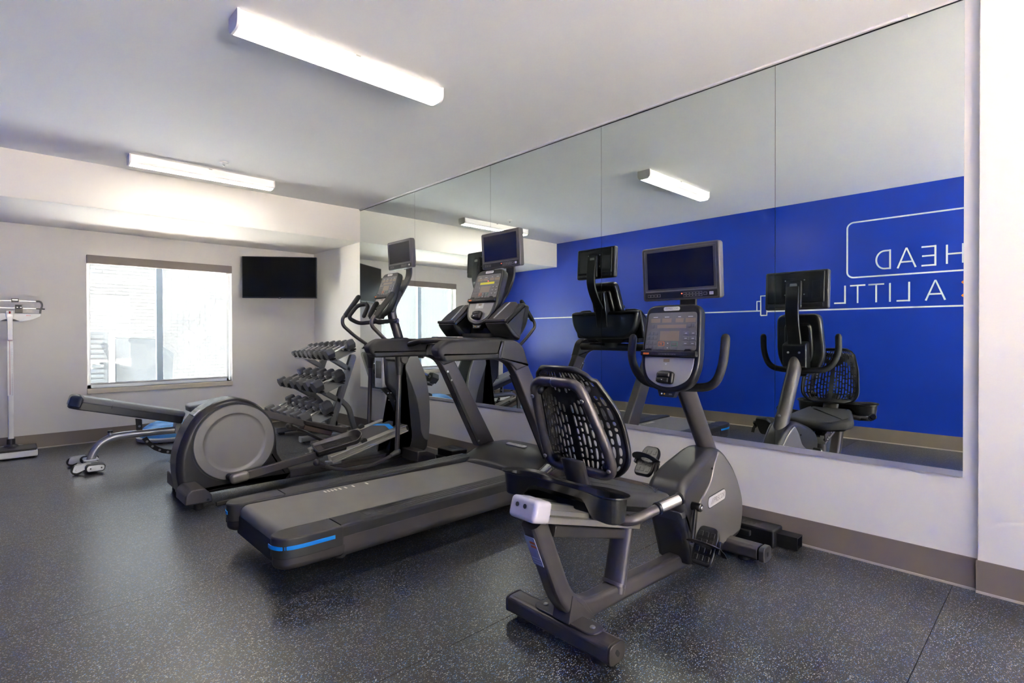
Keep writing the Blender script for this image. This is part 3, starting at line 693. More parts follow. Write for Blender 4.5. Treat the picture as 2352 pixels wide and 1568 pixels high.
def seat_ring(ins, dz): return [V((x, Y0+y, zt(x)+dz)) for x, y in inset(top, ins)]
sp = part('seat_pad', MB().loft([seat_ring(.020, -.065), seat_ring(.002, -.055), seat_ring(-.004, -.035), seat_ring(0, -.014), seat_ring(.010, -.003), seat_ring(.028, .001), seat_ring(.07, -.002)]), seat_m, bk)
for k in range(7):
    a = -.19+k*.018
    part('tread_groove', MB().tube([(1.900+.02*k, Y0-.185+.012*k, zt(1.90+.02*k)+.0012), (2.03+.003*k, Y0-.115+.014*k, zt(2.03)+.001)], 0, sec=rrect(.006, .0025, .001, 1)), shroud_m, sp)
part('seat_tray', MB().loft([seat_ring(.05, -.085), seat_ring(.03, -.062)]), black_m, sp)
lv = part('seat_lever', MB().tube([(1.965, Y0-.055, .455), (2.02, Y0-.055, .505), (2.02, Y0+.055, .505), (1.965, Y0+.055, .455)], .007, 10, .012), blue_lever, bk, 'bright blue seat release lever')
# hand rails at the seat
hr = part('seat_handle', MB().tube([(1.60, Y0+.20, .520), (1.60, Y0+.11, .535), (1.60, Y0-.11, .535), (1.60, Y0-.20, .520)], .019, 14, .05), frame_m, bk)
for s in (-1, 1):
    h_ = part('seat_handle', MB().tube([(1.585, Y0+s*.12, .520), (1.600, Y0+s*.265, .525), (1.675, Y0+s*.285, .540), (1.775, Y0+s*.316, .566)], .0185, 14, .09), frame_m, bk)
    e0 = V((1.732, Y0+s*.3025, .5548)); dd = V((.11, s*.033, .023)).normalized()
    part('pulse_grip', MB().cyl(e0, e0+dd*.095, .0215, 20, .002), chrome_m, h_, 'chrome pulse grip')
    part('grip_ring', MB().cyl(e0-dd*.014, e0+dd*.002, .0235, 20, .003), black_m, h_)
    part('grip_cap', MB().cyl(e0+dd*.094, e0+dd*.112, .0235, 20, .006), black_m, h_)
# wrap-round cup tray behind the seat
def tray_half():
    pts = [(1.495, 0), (1.497, -.12), (1.470, -.20), (1.462, -.262), (1.490, -.300), (1.54, -.304), (1.580, -.28), (1.60, -.22), (1.598, -.16), (1.575, -.11), (1.556, -.06), (1.556, 0)]
    return pts
r_half = tray_half()
loop = r_half+[(x, -y) for x, y in r_half[-2:0:-1]]
loop = rpoly([(1.53+(x-1.53)*.93, y*.945-.008) for x, y in loop], .035, 4)
def tray_z(x, y): return .632-(x-1.5)*.10
def depth_at(y):
    a = abs(y); t = min(1, max(0, (a-.115)/.07)); t = t*t*(3-2*t); return .036+.056*t
def tring(ins, f, dz=0): return [V((x, Y0+y, tray_z(x, y)+dz-f*depth_at(y0))) for (x, y), (x0, y0) in zip(inset(loop, ins), loop)]
cup = part('cup_tray', MB().loft([tring(.020, 1.0), tring(.010, .93), tring(.004, .5), tring(.001, .05), tring(-.010, -.02, .004), tring(-.011, .0, .001), tring(.006, .06), tring(.012, .5), tring(.020, .90), tring(.034, .95)]), black_m, bk)
part('crumpled_tissue', MB().ball((1.56, Y0-.235, .535), .022, 10, 6, (1.2, .8, .5)), scale_m, cup)
# seat back: tube loop and slotted shell
bx = lambda z: 1.495+.42*(1.018-z)
def lp(dy, z): return (bx(z), Y0+dy, z)
loopt = [lp(.0, 1.012), lp(.108, 1.012), lp(.128, .90), lp(.150, .76), lp(.155, .655), lp(.0, .655), lp(-.165, .655), lp(-.170, .76), lp(-.140, .90), lp(-.118, 1.012), lp(.0, 1.012)]
lpp = fillet(loopt[0:], .055, 6)[:-1]
lo = part('back_loop', MB().tube(lpp, .0195, 14, closed=True, upv=(1, 0, 0)), frame_m, bk)
for dy, z in ((.118, .955), (-.128, .955), (.150, .700), (-.165, .690)):
    b_ = V(lp(dy, z)); part('bolt', MB().cyl(b_+V((-.016, 0, -.005)), b_+V((-.024, 0, -.008)), .008, 12, .002), bolt_m, lo)
part('loop_seam', MB().tube([V(lp(.006, 1.012)), V(lp(-.0, 1.012))], .0203, 16), side_m, lo)
def hw(t): return .135+.085*math.sin(min(1, (1-t)/.72)*PI/2)**1.2 if t > .28 else .22-.055*((.28-t)/.28)**2
def shell_pt(s, t, d=0):
    z = .640+.425*t; w = hw(t)-.006-.012*math.sin(PI*min(1, t/.7))**2*(t < .7)
    s_ = s
    curve = .050*(abs(s)**2.2)*(.6+.6*math.sin(PI*min(1, max(0, t*1.05))))
    x = 1.514+.365*(1.018-z)+.012+curve+.016*math.sin(PI*t)+(.02*(1-t/.15)**2 if t < .15 else 0)
    zz = z-.012*(abs(s)**3)*(1 if t > .9 else 0)
    return V((x-d, Y0+s_*w, zz))
# outline of the shell in (s,t): keep the corners round by limiting s near top and bottom
def smax(t):
    r = .16
    if t < r: return math.sqrt(max(0, 1-((r-t)/r)**2))*.28+.72
    if t > 1-.12: return math.sqrt(max(0, 1-((t-.88)/.12)**2))*.35+.65
    return 1.0
sh = MB(); TH = .006
def cell(s0, s1, t0, t1, hole):
    # hole = None or (sa, sb, ta, tb) stadium
    n = 4
    def mp(s, t, d): return shell_pt(s*smax(t), t, d)
    outer = []
    for k in range(n): outer.append((s0+(s1-s0)*k/n, t0))
    for k in range(n): outer.append((s1, t0+(t1-t0)*k/n))
    for k in range(n): outer.append((s1-(s1-s0)*k/n, t1))
    for k in range(n): outer.append((s0, t1-(t1-t0)*k/n))
    N = len(outer)
    if not hole:
        A = [mp(s, t, 0) for s, t in outer]; B = [mp(s, t, TH) for s, t in outer]
        sh.add(A, [tuple(range(N))]); sh.add(B, [tuple(range(N-1, -1, -1))]); return
    sa, sb, ta, tb = hole; cs = (sa+sb)/2; rs_ = (sb-sa)/2; rt_ = rs_*.42
    inn = []
    for s, t in outer:
        # angle-aligned point on the stadium
        ss = (s-(s0+s1)/2)/((s1-s0)/2); tt = (t-(t0+t1)/2)/((t1-t0)/2)
        if abs(tt) >= .999:
            a = ss*PI/4; sg = 1 if tt > 0 else -1
            inn.append((cs+rs_*math.sin(a*1.0)*1.0, (tb-rt_ if sg > 0 else ta+rt_)+sg*rt_*math.cos(a)))
        else:
            sg = 1 if ss > 0 else -1; lo_, hi_ = ta+rt_*.3, tb-rt_*.3
            inn.append((cs+sg*rs_*(.72+.28*(1-abs(tt)**3)), (lo_+hi_)/2+tt*(hi_-lo_)/2))
    A = [mp(s, t, 0) for s, t in outer]; Bq = [mp(s, t, 0) for s, t in inn]; C_ = [mp(s, t, TH) for s, t in inn]; D = [mp(s, t, TH) for s, t in outer]
    sh.rings([A, Bq, C_, D], cap=False)
rng = random.Random(3)
ncol = 17; edges = [-.93+1.86*k/ncol for k in range(ncol+1)]
for c_ in range(ncol):
    s0, s1 = edges[c_], edges[c_+1]
    t = .06; mid = abs((s0+s1)/2) < .05
    cuts = [.06]
    while cuts[-1] < .97:
        L = rng.choice([.055, .075, .095, .125]); cuts.append(cuts[-1]+L)
    cuts[-1] = .97
    if cuts[-1]-cuts[-2] < .03: cuts.pop(-2)
    for a, b in zip(cuts, cuts[1:]):
        w = s1-s0; solid = mid or (.80 < b and a < .84 and abs(s0+s1) < 1.2 and False)
        # plain Y-shaped band across the upper third
        yb = .74+.10*abs((s0+s1)/2)
        if a < yb < b and abs((s0+s1)/2) > .06: solid = True
        cell(s0, s1, a, b, None if solid else (s0+w*.20, s1-w*.20, a+.009, b-.009))
for a, b in ((0, .06), (.97, 1.0)):
    for k in range(10): cell(-1+.2*k, -.8+.2*k, a, b, None)
for k in range(16):
    a, b = .06+.91*k/16, .06+.91*(k+1)/16
    cell(-1, -.93, a, b, None); cell(.93, 1, a, b, None)
shell = part('back_shell', sh, black_m, bk, 'black shell with rows of slots', angle=30)
per = []
M_ = 28
for k in range(M_+1): per.append(shell_pt(smax(k/M_), k/M_, TH/2))
for k in range(9, -10, -1): per.append(shell_pt(smax(1)*k/10, 1, TH/2))
for k in range(M_, -1, -1): per.append(shell_pt(-smax(k/M_), k/M_, TH/2))
for k in range(-9, 10): per.append(shell_pt(smax(0)*k/10, 0, TH/2))
part('shell_rim', MB().tube(per, 0, sec=rrect(.016, .018, .007, 3), closed=True, upv=(1, 0, 0)), black_m, shell)
for dy, z in ((.115, .69), (-.135, .69), (.10, .975), (-.11, .975)):
    p = V(lp(dy, z)); part('shell_mount', MB().cyl(p, p+V((.05, 0, .015)), .014, 12, .003).ball(p+V((.012, 0, 0)), .020, 10, 6), black_m, shell)
# drive shroud: the body narrows towards its nose
def taper(mb):
    mb.v = [(x, Y0+(y-Y0)*min(1, 1-.56*(x-2.385)/.70), z) for x, y, z in mb.v]; return mb
prof = rpoly([(2.385, .075), (2.300, .300), (2.262, .425), (2.30, .490), (2.400, .538), (2.610, .600), (2.700, .598), (2.790, .560), (2.930, .455), (3.020, .350), (3.078, .250), (3.085, .165), (3.045, .060), (2.980, .048), (2.45, .060)], [.01, .12, .05, .06, .08, .06, .05, .08, .1, .1, .08, .08, .04, .02, .02], 5)
body = part('drive_shroud', taper(MB().prism(prof, XZ(-.100), 0, .200, .042, 5)), shroud_m, bk)
sidep = rpoly([(2.385, .350), (2.500, .395), (2.590, .450), (2.625, .520), (2.690, .582), (2.765, .548), (2.905, .440), (2.990, .340), (3.046, .245), (3.052, .165), (3.020, .080), (2.46, .080), (2.405, .210)], [.02, .05, .06, .05, .02, .06, .1, .1, .08, .06, .03, .02, .05], 5)
lowp = rpoly([(2.395, .078), (2.318, .298), (2.300, .345), (2.380, .350), (2.404, .210), (2.458, .080)], [.006, .02, .006, .01, .05, .006], 3)
for s in (-1, 1):
    f = Fr((0, Y0, 0), (1, 0, 0), (0, 0, 1), (0, s, 0))
    part('side_cover', taper(MB().prism(sidep, f, .070, .1065, .010, 3)), side_m, body, 'metallic grey side cover')
    part('lower_cover', MB().prism(lowp, f, .0, .099, .014, 3), lower_m, body)
    part('screw_hole', MB().cyl(f.p(2.60, .508, .084), f.p(2.60, .508, .0892), .006, 10), blackmat, body)
    lf = Fr(f.p(2.655, .345, .0838), V((1, -s*.085, 0)) if s < 0 else V((-1, s*.085, 0)), (0, 0, 1), (.085, s, 0))
    part('badge_recess', MB().prism(rr(-.118, -.030, .118, .030, .028, 5), lf, -.004, .0006), blackmat, body)
    part('badge', MB().prism(rr(-.114, -.026, .114, .026, .025, 5), lf, -.002, .004, .002), badge_m, body)
    part('badge_lettering', text_mb('///PRECOR', .040, Fr(lf.p(.008, 0, .0042), lf.U, lf.V, lf.N), .0003, .25), badge_t, body)
part('rear_cover', MB().prism(rpoly([(2.392, .076), (2.30, .305), (2.27, .36), (2.34, .36), (2.43, .08)], .01, 3), XZ(-.095), 0, .190, .03, 4), lower_m, body)
# cranks and pedals
AX = (2.372, .372)
def pedal(s, ang, pc, tilt):
    ya = Y0+s*.105; e = (AX[0]+.168*math.cos(ang), AX[1]+.168*math.sin(ang))
    cr = part('crank', MB().tube([(AX[0], ya+s*.012, AX[1]), (e[0], ya+s*.040, e[1])], 0, sec=rrect(.026, .014, .005, 3), upv=(0, 1, 0)).cyl((AX[0], ya-s*.02, AX[1]), (AX[0], ya+s*.040, AX[1]), .020, 18, .004), black_m, bk)
    part('crank_bolt', MB().cyl((AX[0], ya+s*.038, AX[1]), (AX[0], ya+s*.044, AX[1]), .010, 12, .002), bolt_m, cr)
    part('axle', MB().cyl((e[0], ya+s*.03, e[1]), (e[0], ya+s*.085, e[1]), .010, 12), bolt_m, cr)
    a = math.radians(tilt); L_ = V((math.cos(a), 0, math.sin(a))); Nn = V((-math.sin(a), 0, math.cos(a)))
    yc = Y0+s*.205
    pf = Fr((e[0], yc, e[1]), L_, (0, 1, 0), Nn)
    if s: pf.N = Nn
    shape = rpoly([(-.082, -.040), (-.060, -.052), (.055, -.056), (.092, -.038), (.092, .038), (.055, .050), (-.060, .050), (-.082, .040)], .018, 4)
    p_ = part('pedal', MB().prism(shape, pf, -.014, .012, .008), black_m, bk)
    for u in (-.05, -.015, .02, .055):
        for v in (-.028, 0, .026): part('tread_pad', MB().prism(rr(u-.012, v-.009, u+.012, v+.009, .003, 2), pf, .010, .0135, .001, 1), black_m, p_)
    arcp = [pf.p(.006+.012*math.cos(t)*0, -.058*math.cos(t), .010+.052*math.sin(t)) for t in [PI*k/10 for k in range(11)]]
    part('strap', MB().tube(arcp, 0, sec=rrect(.050, .0035, .0015, 2), upv=L_), mat('satin_strap', (.055, .05, .05), .35) if 'satin_strap' not in MATS else MATS['satin_strap'], p_)
    part('buckle', MB().prism(rr(-.022, -.010, .034, .012, .003, 2), Fr(pf.p(.006, s*.060, .0), L_, Nn, (0, s, 0)), -.002, .012, .002), black_m, p_)
    part('strap_tail', MB().tube([pf.p(.006, s*.064, .0), pf.p(.0, s*.070, -.03), pf.p(-.012, s*.072, -.058)], 0, sec=rrect(.022, .003, .001, 2), upv=L_), rubber_m, p_)
pedal(-1, math.radians(238), None, 58)
pedal(1, math.radians(58), None, 48)
# mast, console, handlebar, monitor
part('mast', MB().tube([(2.770, Y0, .500), (2.470, Y0, .945), (2.425, Y0, 1.03)], 0, fil=.05, sec=circ(.045, 22, .050), upv=(1, 0, 0)), frame_m, bk)
part('mast_bolt', MB().cyl((2.742, Y0, .640), (2.754, Y0, .650), .009, 12, .002), bolt_m, bk)
con, CF = console(bk, (2.296, Y0-.004, .915), 8.5)
part('console_bracket', MB().prism(rpoly([(2.375, .945), (2.475, .955), (2.485, 1.115), (2.375, 1.15)], .012, 3), XZ(-.078), 0, .156, .010), black_m, bk)
for dy in (-.036, .036): part('bolt', MB().cyl((2.480, Y0+dy, 1.06), (2.489, Y0+dy, 1.06), .008, 12, .002), bolt_m, bk)
part('handlebar', MB().tube([(2.388, Y0+.242, 1.172), (2.372, Y0+.246, 1.06), (2.392, Y0+.195, .945), (2.405, Y0+.06, .930), (2.405, Y0-.06, .930), (2.392, Y0-.200, .945), (2.372, Y0-.251, 1.06), (2.388, Y0-.252, 1.172)], .0205, 16, .10, dome=True), rubber_m, bk)
tv, TF = monitor(bk, (2.414, Y0-.005, 1.495), -4)
monitor_arm(bk, [(2.458, Y0, 1.09), (2.470, Y0, 1.16), (2.520, Y0, 1.30), (2.518, Y0, 1.42), (2.505, Y0, 1.52)], TF)

# ------------------------------------------------------------------ treadmill
T0 = 2.905
tm = thing('treadmill', (1.9, T0, 0), 'large grey treadmill with blue stripes on its rear caps, between bike and elliptical', 'treadmill')
def ZT(dy): return FXZ(T0+dy)
# deck frame, belt and rollers
deck = part('deck_frame', MB().box((1.80, T0, .135), (1.72, .64, .11), .01), blackmat, tm)
bz = lambda x: .2465-(x-1.0)*.0125
belt = MB(); ring = []
def belt_ring(y):
    pts = []
    for k in range(9): a = PI/2+PI*k/8; pts.append(V((.985+.045*math.cos(a), y, .2015+.045*math.sin(a))))
    return pts+[V((2.62, y, .130)), V((2.62, y, bz(2.62)))]+[V((x, y, bz(x))) for x in (2.2, 1.8, 1.4, 1.1)]
belt.rings([belt_ring(T0-.262), belt_ring(T0+.262)])
bl = part('running_belt', belt, belt_m, tm, angle=50)
for k, u in enumerate((.0, .022, .044, .066, .095, .132, .183, .276)):
    x = 1.405+u
    part('belt_mark', MB().box((x, T0+.212, bz(x)+.0006), (.0105, .038, .0008), .0003), mat('worn_white_print', (.85, .80, .70), .6) if k == 0 else MATS['worn_white_print'], bl)
for s in (-1, 1):
    # moulded rear cap: straddle cover and end in one piece
    f = Fr((0, T0, 0), (1, 0, 0), (0, s, 0), (0, 0, 1))
    capo = rpoly([(.905, .300), (.890, .345), (.915, .410), (1.00, .432), (1.205, .432), (1.205, .285), (1.02, .285), (.96, .270)], [.02, .03, .06, .05, .002, .002, .03, .03], 5)
    rcp = part('rear_cap', MB().prism(capo, f, .150, .2535, .010, 4), shroud_m, tm, 'moulded rear end cap')
    capl = rpoly([(.912, .300), (.893, .345), (.918, .410), (1.00, .431), (1.215, .431), (1.24, .30), (1.02, .285), (.96, .270)], [.02, .03, .06, .05, .002, .002, .03, .03], 5)
    part('lower_cap', MB().prism(capl, f, .100, .192, .004, 4, .030), dframe_m, rcp)
    part('adjust_slot', MB().prism(rr(-.006, -.013, .006, .013, .005, 3), Fr((.8945, T0+s*.350, .160), (.0, 1, 0), (0, 0, 1), (-1, 0, 0)), -.004, .0012), blackmat, rcp)
    # blue stripe hugging the corner
    edge = [(.8905, .318), (.8895, .345), (.908, .397), (.955, .424), (1.01, .4325), (1.08, .4325), (1.165, .4325)]
    ep = fillet([(x, T0+s*(y-.0012), .2065) for x, y in edge], .03, 4)
    part('blue_stripe', MB().tube(ep, 0, sec=rrect(.0045, .019, .002, 2), upv=(0, 0, 1)), bluestripe, rcp, 'bright blue stripe')
    # straddle board with grip ribs
    stc = part('straddle_rail', MB().prism(rpoly([(.275, .205), (.275, .2475), (.283, .2535), (.420, .2525), (.431, .243), (.431, .192), (.36, .15), (.30, .15)], [.002, .004, .004, .01, .006, .002, .002, .002], 3), Fr((0, T0, 0), (0, s, 0), (0, 0, 1), (1, 0, 0)), 1.190, 2.62), shroud_m, tm)
    for k in range(4): part('grip_rib', MB().box((2.02+.03*k, T0+s*(.305+.026*k), .2535), (1.18-.05*k, .009, .003), .001), dframe_m, stc)
    for k in range(2): part('grip_patch', MB().box((1.375+.07*k, T0+s*.345, .2532), (.028, .075, .002), .0008), dframe_m, stc)
    sk = part('side_skirt', MB().prism(rpoly([(.432, .196), (.420, .200), (.345, .200), (.345, .090), (.395, .082), (.430, .118)], [.003, .003, .002, .01, .02, .02], 4), Fr((0, T0, 0), (0, s, 0), (0, 0, 1), (1, 0, 0)), 1.208, 2.74), frame_m, tm)
    part('transport_wheel', MB().cyl((2.70, T0+s*.30, .055), (2.70, T0+s*.345, .055), .054, 22, .006), rubber_m, tm)
    part('levelling_foot', MB().cyl((1.30, T0+s*.20, 0), (1.30, T0+s*.20, .085), .030, 18, .006), rubber_m, tm)
part('roller_bracket', MB().box((1.00, T0, .135), (.10, .60, .06), .008), blackmat, tm)
# motor hood
def hood_sec(x, y):   # height of the hood surface
    pass
hp = [(2.500, .236, .430), (2.555, .262, .440), (2.64, .300, .446), (2.74, .334, .448), (2.84, .352, .446), (2.94, .350, .440), (3.02, .325, .425), (3.055, .25, .405), (3.06, .10, .395)]
mbh = MB(); rings = []
NY = 18
for i, (x, z, w) in enumerate(hp):
    r_ = []
    for k in range(NY+1):
        u = -1+2*k/NY
        drop = .072*abs(u)**5+.018*abs(u)**2
        bow = .060*(1-u*u)*(1 if i == 0 else max(0, 1-i*.33))
        zz = max(.10, z-drop*(min(1, (z-.10)/.15)))
        r_.append(V((x+bow, T0+u*w, zz)))
    r_ += [V((x, T0+w, .085)), V((x, T0-w, .085))]
    rings.append(r_)
mbh.rings(rings)
hood = part('motor_hood', mbh, shroud_m, tm, angle=50)
for s in (-1, 1):
    e = [V((x, T0+s*(w+.002), max(.10, z-.09*min(1, (z-.1)/.15))+.002)) for x, z, w in hp[:-2]]
    part('hood_edge', MB().tube([p for p in fillet(e, .03, 3)], 0, sec=rrect(.006, .02, .002, 2), upv=(0, 0, 1)), dframe_m, hood)
    part('hood_skirt', MB().prism(rpoly([(2.58, .10), (3.05, .10), (3.04, .20), (2.95, .255), (2.74, .248), (2.62, .205)], .03, 4), Fr((0, T0, 0), (1, 0, 0), (0, 0, 1), (0, s, 0)), .415, .436, .008), frame_m, hood)
hb_ = Fr((2.815, T0, .3515), (0, -1, 0), V((1, 0, .115)).normalized())
part('badge', MB().prism(rr(-.105, -.019, .105, .019, .018, 5), hb_, -.004, .0045, .002), badge_m, hood)
part('badge_lettering', text_mb('///PRECOR', .030, Fr(hb_.p(0, 0, .0047), hb_.U, hb_.V, hb_.N), .0002, .25), badge_t, hood)
# uprights that turn into the side arms
pr = [(1.800, 1.050), (2.255, 1.040), (2.330, 1.020), (2.392, .955), (2.742, .300), (2.925, .300), (2.520, .975), (2.455, 1.110), (2.380, 1.150), (1.830, 1.154), (1.780, 1.105)]
pr = rpoly(pr, [.03, .05, .05, .05, .002, .002, .06, .09, .08, .03, .03], 6)
for s in (-1, 1):
    f = Fr((0, T0, 0), (1, 0, 0), (0, 0, 1), (0, s, 0))
    upr = part('upright', MB().prism(pr, f, .358, .430, .012, 3), frame_m, tm)
    part('inner_edge', MB().prism(rpoly([(2.408, .925), (2.735, .315), (2.765, .315), (2.438, .925)], .004, 2), f, .352, .362, .002), blackmat, upr)
    gp = rpoly([(1.815, 1.040), (2.235, 1.034), (2.285, 1.162), (1.845, 1.166), (1.768, 1.105)], [.035, .01, .02, .045, .04], 6)
    part('arm_grip', MB().prism(gp, f, .350, .440, .022, 4), rubber_m, upr, 'padded black arm grip')
    lowg = rpoly([(1.800, 1.085), (2.250, 1.085), (2.245, 1.038), (1.830, 1.036)], .012, 3)
    part('grip_under', MB().prism(lowg, f, .347, .443, .014, 3), blackmat, upr)
    part('elbow_cover', MB().prism(rpoly([(2.25, 1.035), (2.34, 1.012), (2.400, .955), (2.515, .985), (2.462, 1.118), (2.385, 1.158), (2.29, 1.160)], [.01, .05, .004, .004, .08, .07, .01], 5), f, .354, .436, .014, 3), shroud_m, upr)
    for x, z in ((2.435, .912), (2.470, .845), (2.74, .345)): part('bolt', MB().cyl((x, T0+s*.357, z), (x, T0+s*.350, z), .0085, 12, .002), bolt_m, upr)
part('cross_tube', MB().tube([(2.44, T0-.37, 1.075), (2.44, T0+.37, 1.075)], 0, sec=circ(.034, 18)), dframe_m, tm)
part('console_pylon', MB().loft([[V((2.44+.07*math.cos(a), T0+.075*math.sin(a), z)) for a in [2*PI*k/20 for k in range(20)]] for z in (1.07, 1.15)]), blackmat, tm)
# front hand bar with touch pads
bar = part('hand_bar', MB().tube([(2.10, T0+.40, 1.112), (2.13, T0+.29, 1.148), (2.165, T0+.12, 1.156), (2.165, T0-.12, 1.156), (2.13, T0-.29, 1.148), (2.10, T0-.40, 1.112)], 0, fil=.08, sec=rpoly([(-.034, -.018), (.034, -.018), (.040, .004), (.022, .018), (-.022, .018), (-.040, .004)], .012, 3), upv=(0, 0, 1)), shroud_m, tm)
for s in (-1, 1): part('pulse_pad', MB().box((2.165, T0+s*.085, 1.175), (.050, .115, .006), .003), silverp_m, bar)
dash = part('dash_cover', MB().prism(rpoly([(2.12, 1.125), (2.46, 1.115), (2.47, 1.160), (2.40, 1.172), (2.17, 1.170)], .02, 4), ZT(-.285), 0, .57, .02), shroud_m, tm)
part('warning_strip', MB().box((2.235, T0+.035, 1.1725), (.030, .115, .0025), .001), orange_m, dash)
part('warning_strip', MB().box((2.212, T0+.035, 1.1725), (.014, .115, .0025), .001), yellow_m, dash)
part('small_plate', MB().box((2.19, T0-.10, 1.1725), (.03, .06, .002), .0005), btn_m, dash)
# accessory trays on either side of the console
boat = rpoly([(-.255, 1.150), (.255, 1.150), (.345, 1.245), (.372, 1.395), (-.372, 1.395), (-.345, 1.245)], [.10, .10, .10, .03, .03, .10], 7)
tray = part('accessory_tray', MB().prism(boat, FYZ(0), 2.515, 2.600, .03, 4, .02), black_m, tm)
tray.data.transform(Matrix.Translation((0, T0, 0)))
part('tray_neck', MB().loft([[V((2.47+.085*math.cos(a)*q, T0+.15*math.sin(a)*q, z)) for a in [2*PI*k/24 for k in range(24)]] for z, q in ((1.115, .8), (1.16, 1.15), (1.20, 1.25))]), black_m, tray)
for s in (-1, 1):
    f = Fr((0, T0, 0), (1, 0, 0), (0, 0, 1), (0, s, 0))
    pk = rpoly([(2.352, 1.268), (2.372, 1.235), (2.435, 1.165), (2.50, 1.150), (2.565, 1.395), (2.535, 1.405)], [.012, .03, .05, .02, .015, .015], 4)
    pw = part('tray_pod', MB().prism(pk, f, .165, .372, .022, 4), black_m, tray)
    d_ = V((2.545-2.372, 0, 1.405-1.262)).normalized(); n_ = V((-d_.z, 0, d_.x))
    pf = Fr((2.360, T0+s*.268, 1.277), (0, s, 0), d_, n_)
    pan = rpoly([(-.088, .012), (.088, .012), (.092, .10), (.060, .214), (-.075, .214), (-.090, .12)], [.012, .02, .05, .05, .012, .02], 5)
    part('tray_floor', MB().prism(pan, pf, -.010, .0035, .003), dframe_m, pw)
    part('tray_lip', MB().tube([pf.p(-.095, .004, .006), pf.p(.095, .004, .006)], 0, sec=rrect(.016, .022, .006, 3), dome=True), shroud_m, pw)
    part('chrome_ridge', MB().tube([pf.p(-.035, .03, .005), pf.p(-.020, .205, .005)], 0, sec=rrect(.012, .006, .002, 2), upv=n_), silverp_m, pw)
con, CF = console(tm, (2.420, T0-.002, 1.262), 19.5, lit=True, face=side_m)
part('console_bracket', MB().prism(rpoly([(2.50, 1.24), (2.60, 1.24), (2.66, 1.56), (2.60, 1.58)], .02, 3), ZT(-.06), 0, .12, .01), black_m, tm)
tv, TF = monitor(tm, (2.651, T0, 1.818), -3)
monitor_arm(tm, [(2.635, T0, 1.42), (2.70, T0, 1.50), (2.765, T0, 1.62), (2.760, T0, 1.74), (2.742, T0, 1.84)], TF)

# ------------------------------------------------------------------ elliptical
E0 = 4.44
el = thing('elliptical_trainer', (1.9, E0, 0), 'grey elliptical cross trainer with a big round flywheel disc, beyond the treadmill', 'elliptical trainer')
def ZE(dy): return FXZ(E0+dy)
sp_ = [(.905, .038), (1.665, .040), (1.668, .105), (1.605, .190), (1.560, .270), (1.565, .360), (1.545, .480), (1.490, .590), (1.415, .665), (1.330, .708), (1.250, .724), (1.160, .712), (1.060, .668), (.975, .590), (.910, .465), (.872, .320), (.872, .200)]
sp_ = rpoly(sp_, [.01, .004, .01, .05, .06, .06, .06, .06, .06, .05, .05, .06, .06, .08, .1, .08, .08], 4)
shr = part('flywheel_housing', MB().prism(sp_, ZE(-.128), 0, .256, .050, 5), mat('satin_charcoal_cover', (.050, .047, .050), .27, .25), el)
nb = V((-.66, 0, .75)).normalized(); ub_ = V((-.75, 0, -.66)).normalized()
bf = Fr((1.0105, E0-.01, .632), (0, -1, 0), -ub_, nb)
part('badge', MB().prism(rr(-.052, -.030, .052, .030, .004, 2), bf, -.012, .004, .002), silverp_m, shr)
part('badge_lettering', text_mb('PRECOR', .019, Fr(bf.p(0, 0, .0042), bf.U, bf.V, bf.N), .0002), badge_t, shr)
CX, CZ = 1.250, .393
for s in (-1, 1):
    ax = (0, s, 0); p0 = (CX, E0+s*.122, CZ)
    part('disc_gap', MB().lathe([(.293, 0), (.293, .008), (.01, .008)], p0, ax, 56), blackmat, shr)
    dsc = part('flywheel_disc', MB().lathe([(.280, .004), (.280, .016), (.276, .0195), (.222, .0195), (.214, .0175), (.208, .012), (.190, .0095), (.06, .0105), (.001, .011)], p0, ax, 64), disc_m, el)
rsb = [(.868, .052), (1.035, .045), (1.030, .100), (.985, .150), (.905, .150), (.872, .118)]
for s in (-1, 1):
    f = Fr((0, E0, 0), (1, 0, 0), (0, 0, 1), (0, s, 0))
    ft = part('stabiliser_foot', MB().prism(rpoly([(max(x, .905) if s > 0 else x, z) for x, z in rsb], .012, 3), f, .10, .372, .010), silverp_m if False else frame_m, el)
    part('bolt_hole', MB().cyl(f.p(1.005, .068, .3715), f.p(1.005, .068, .3735), .0085, 14), blackmat, ft)
    part('levelling_foot', MB().cyl((.96, E0+s*.32, 0), (.96, E0+s*.32, .05), .030, 18, .006), rubber_m, ft)
    ff = part('front_foot', MB().prism(rpoly([(2.70, .038), (2.895, .033), (2.895, .085), (2.80, .130), (2.705, .135)], .010, 3), f, .10, .372, .008), frame_m, el)
    part('levelling_foot', MB().cyl((2.82, E0+s*.32, 0), (2.82, E0+s*.32, .045), .028, 18, .006), rubber_m, ff)
part('base_spine', MB().prism(rpoly([(1.60, .028), (2.75, .028), (2.75, .092), (1.60, .108)], .008, 3), ZE(-.065), 0, .13, .01), frame_m, el)
part('spine_cover', MB().box((1.50, E0, .072), (.34, .21, .065), .012), blackmat, el)
part('floor_rail', MB().box((1.85, E0-.345, .020), (1.58, .020, .030), .006), dframe_m, el)
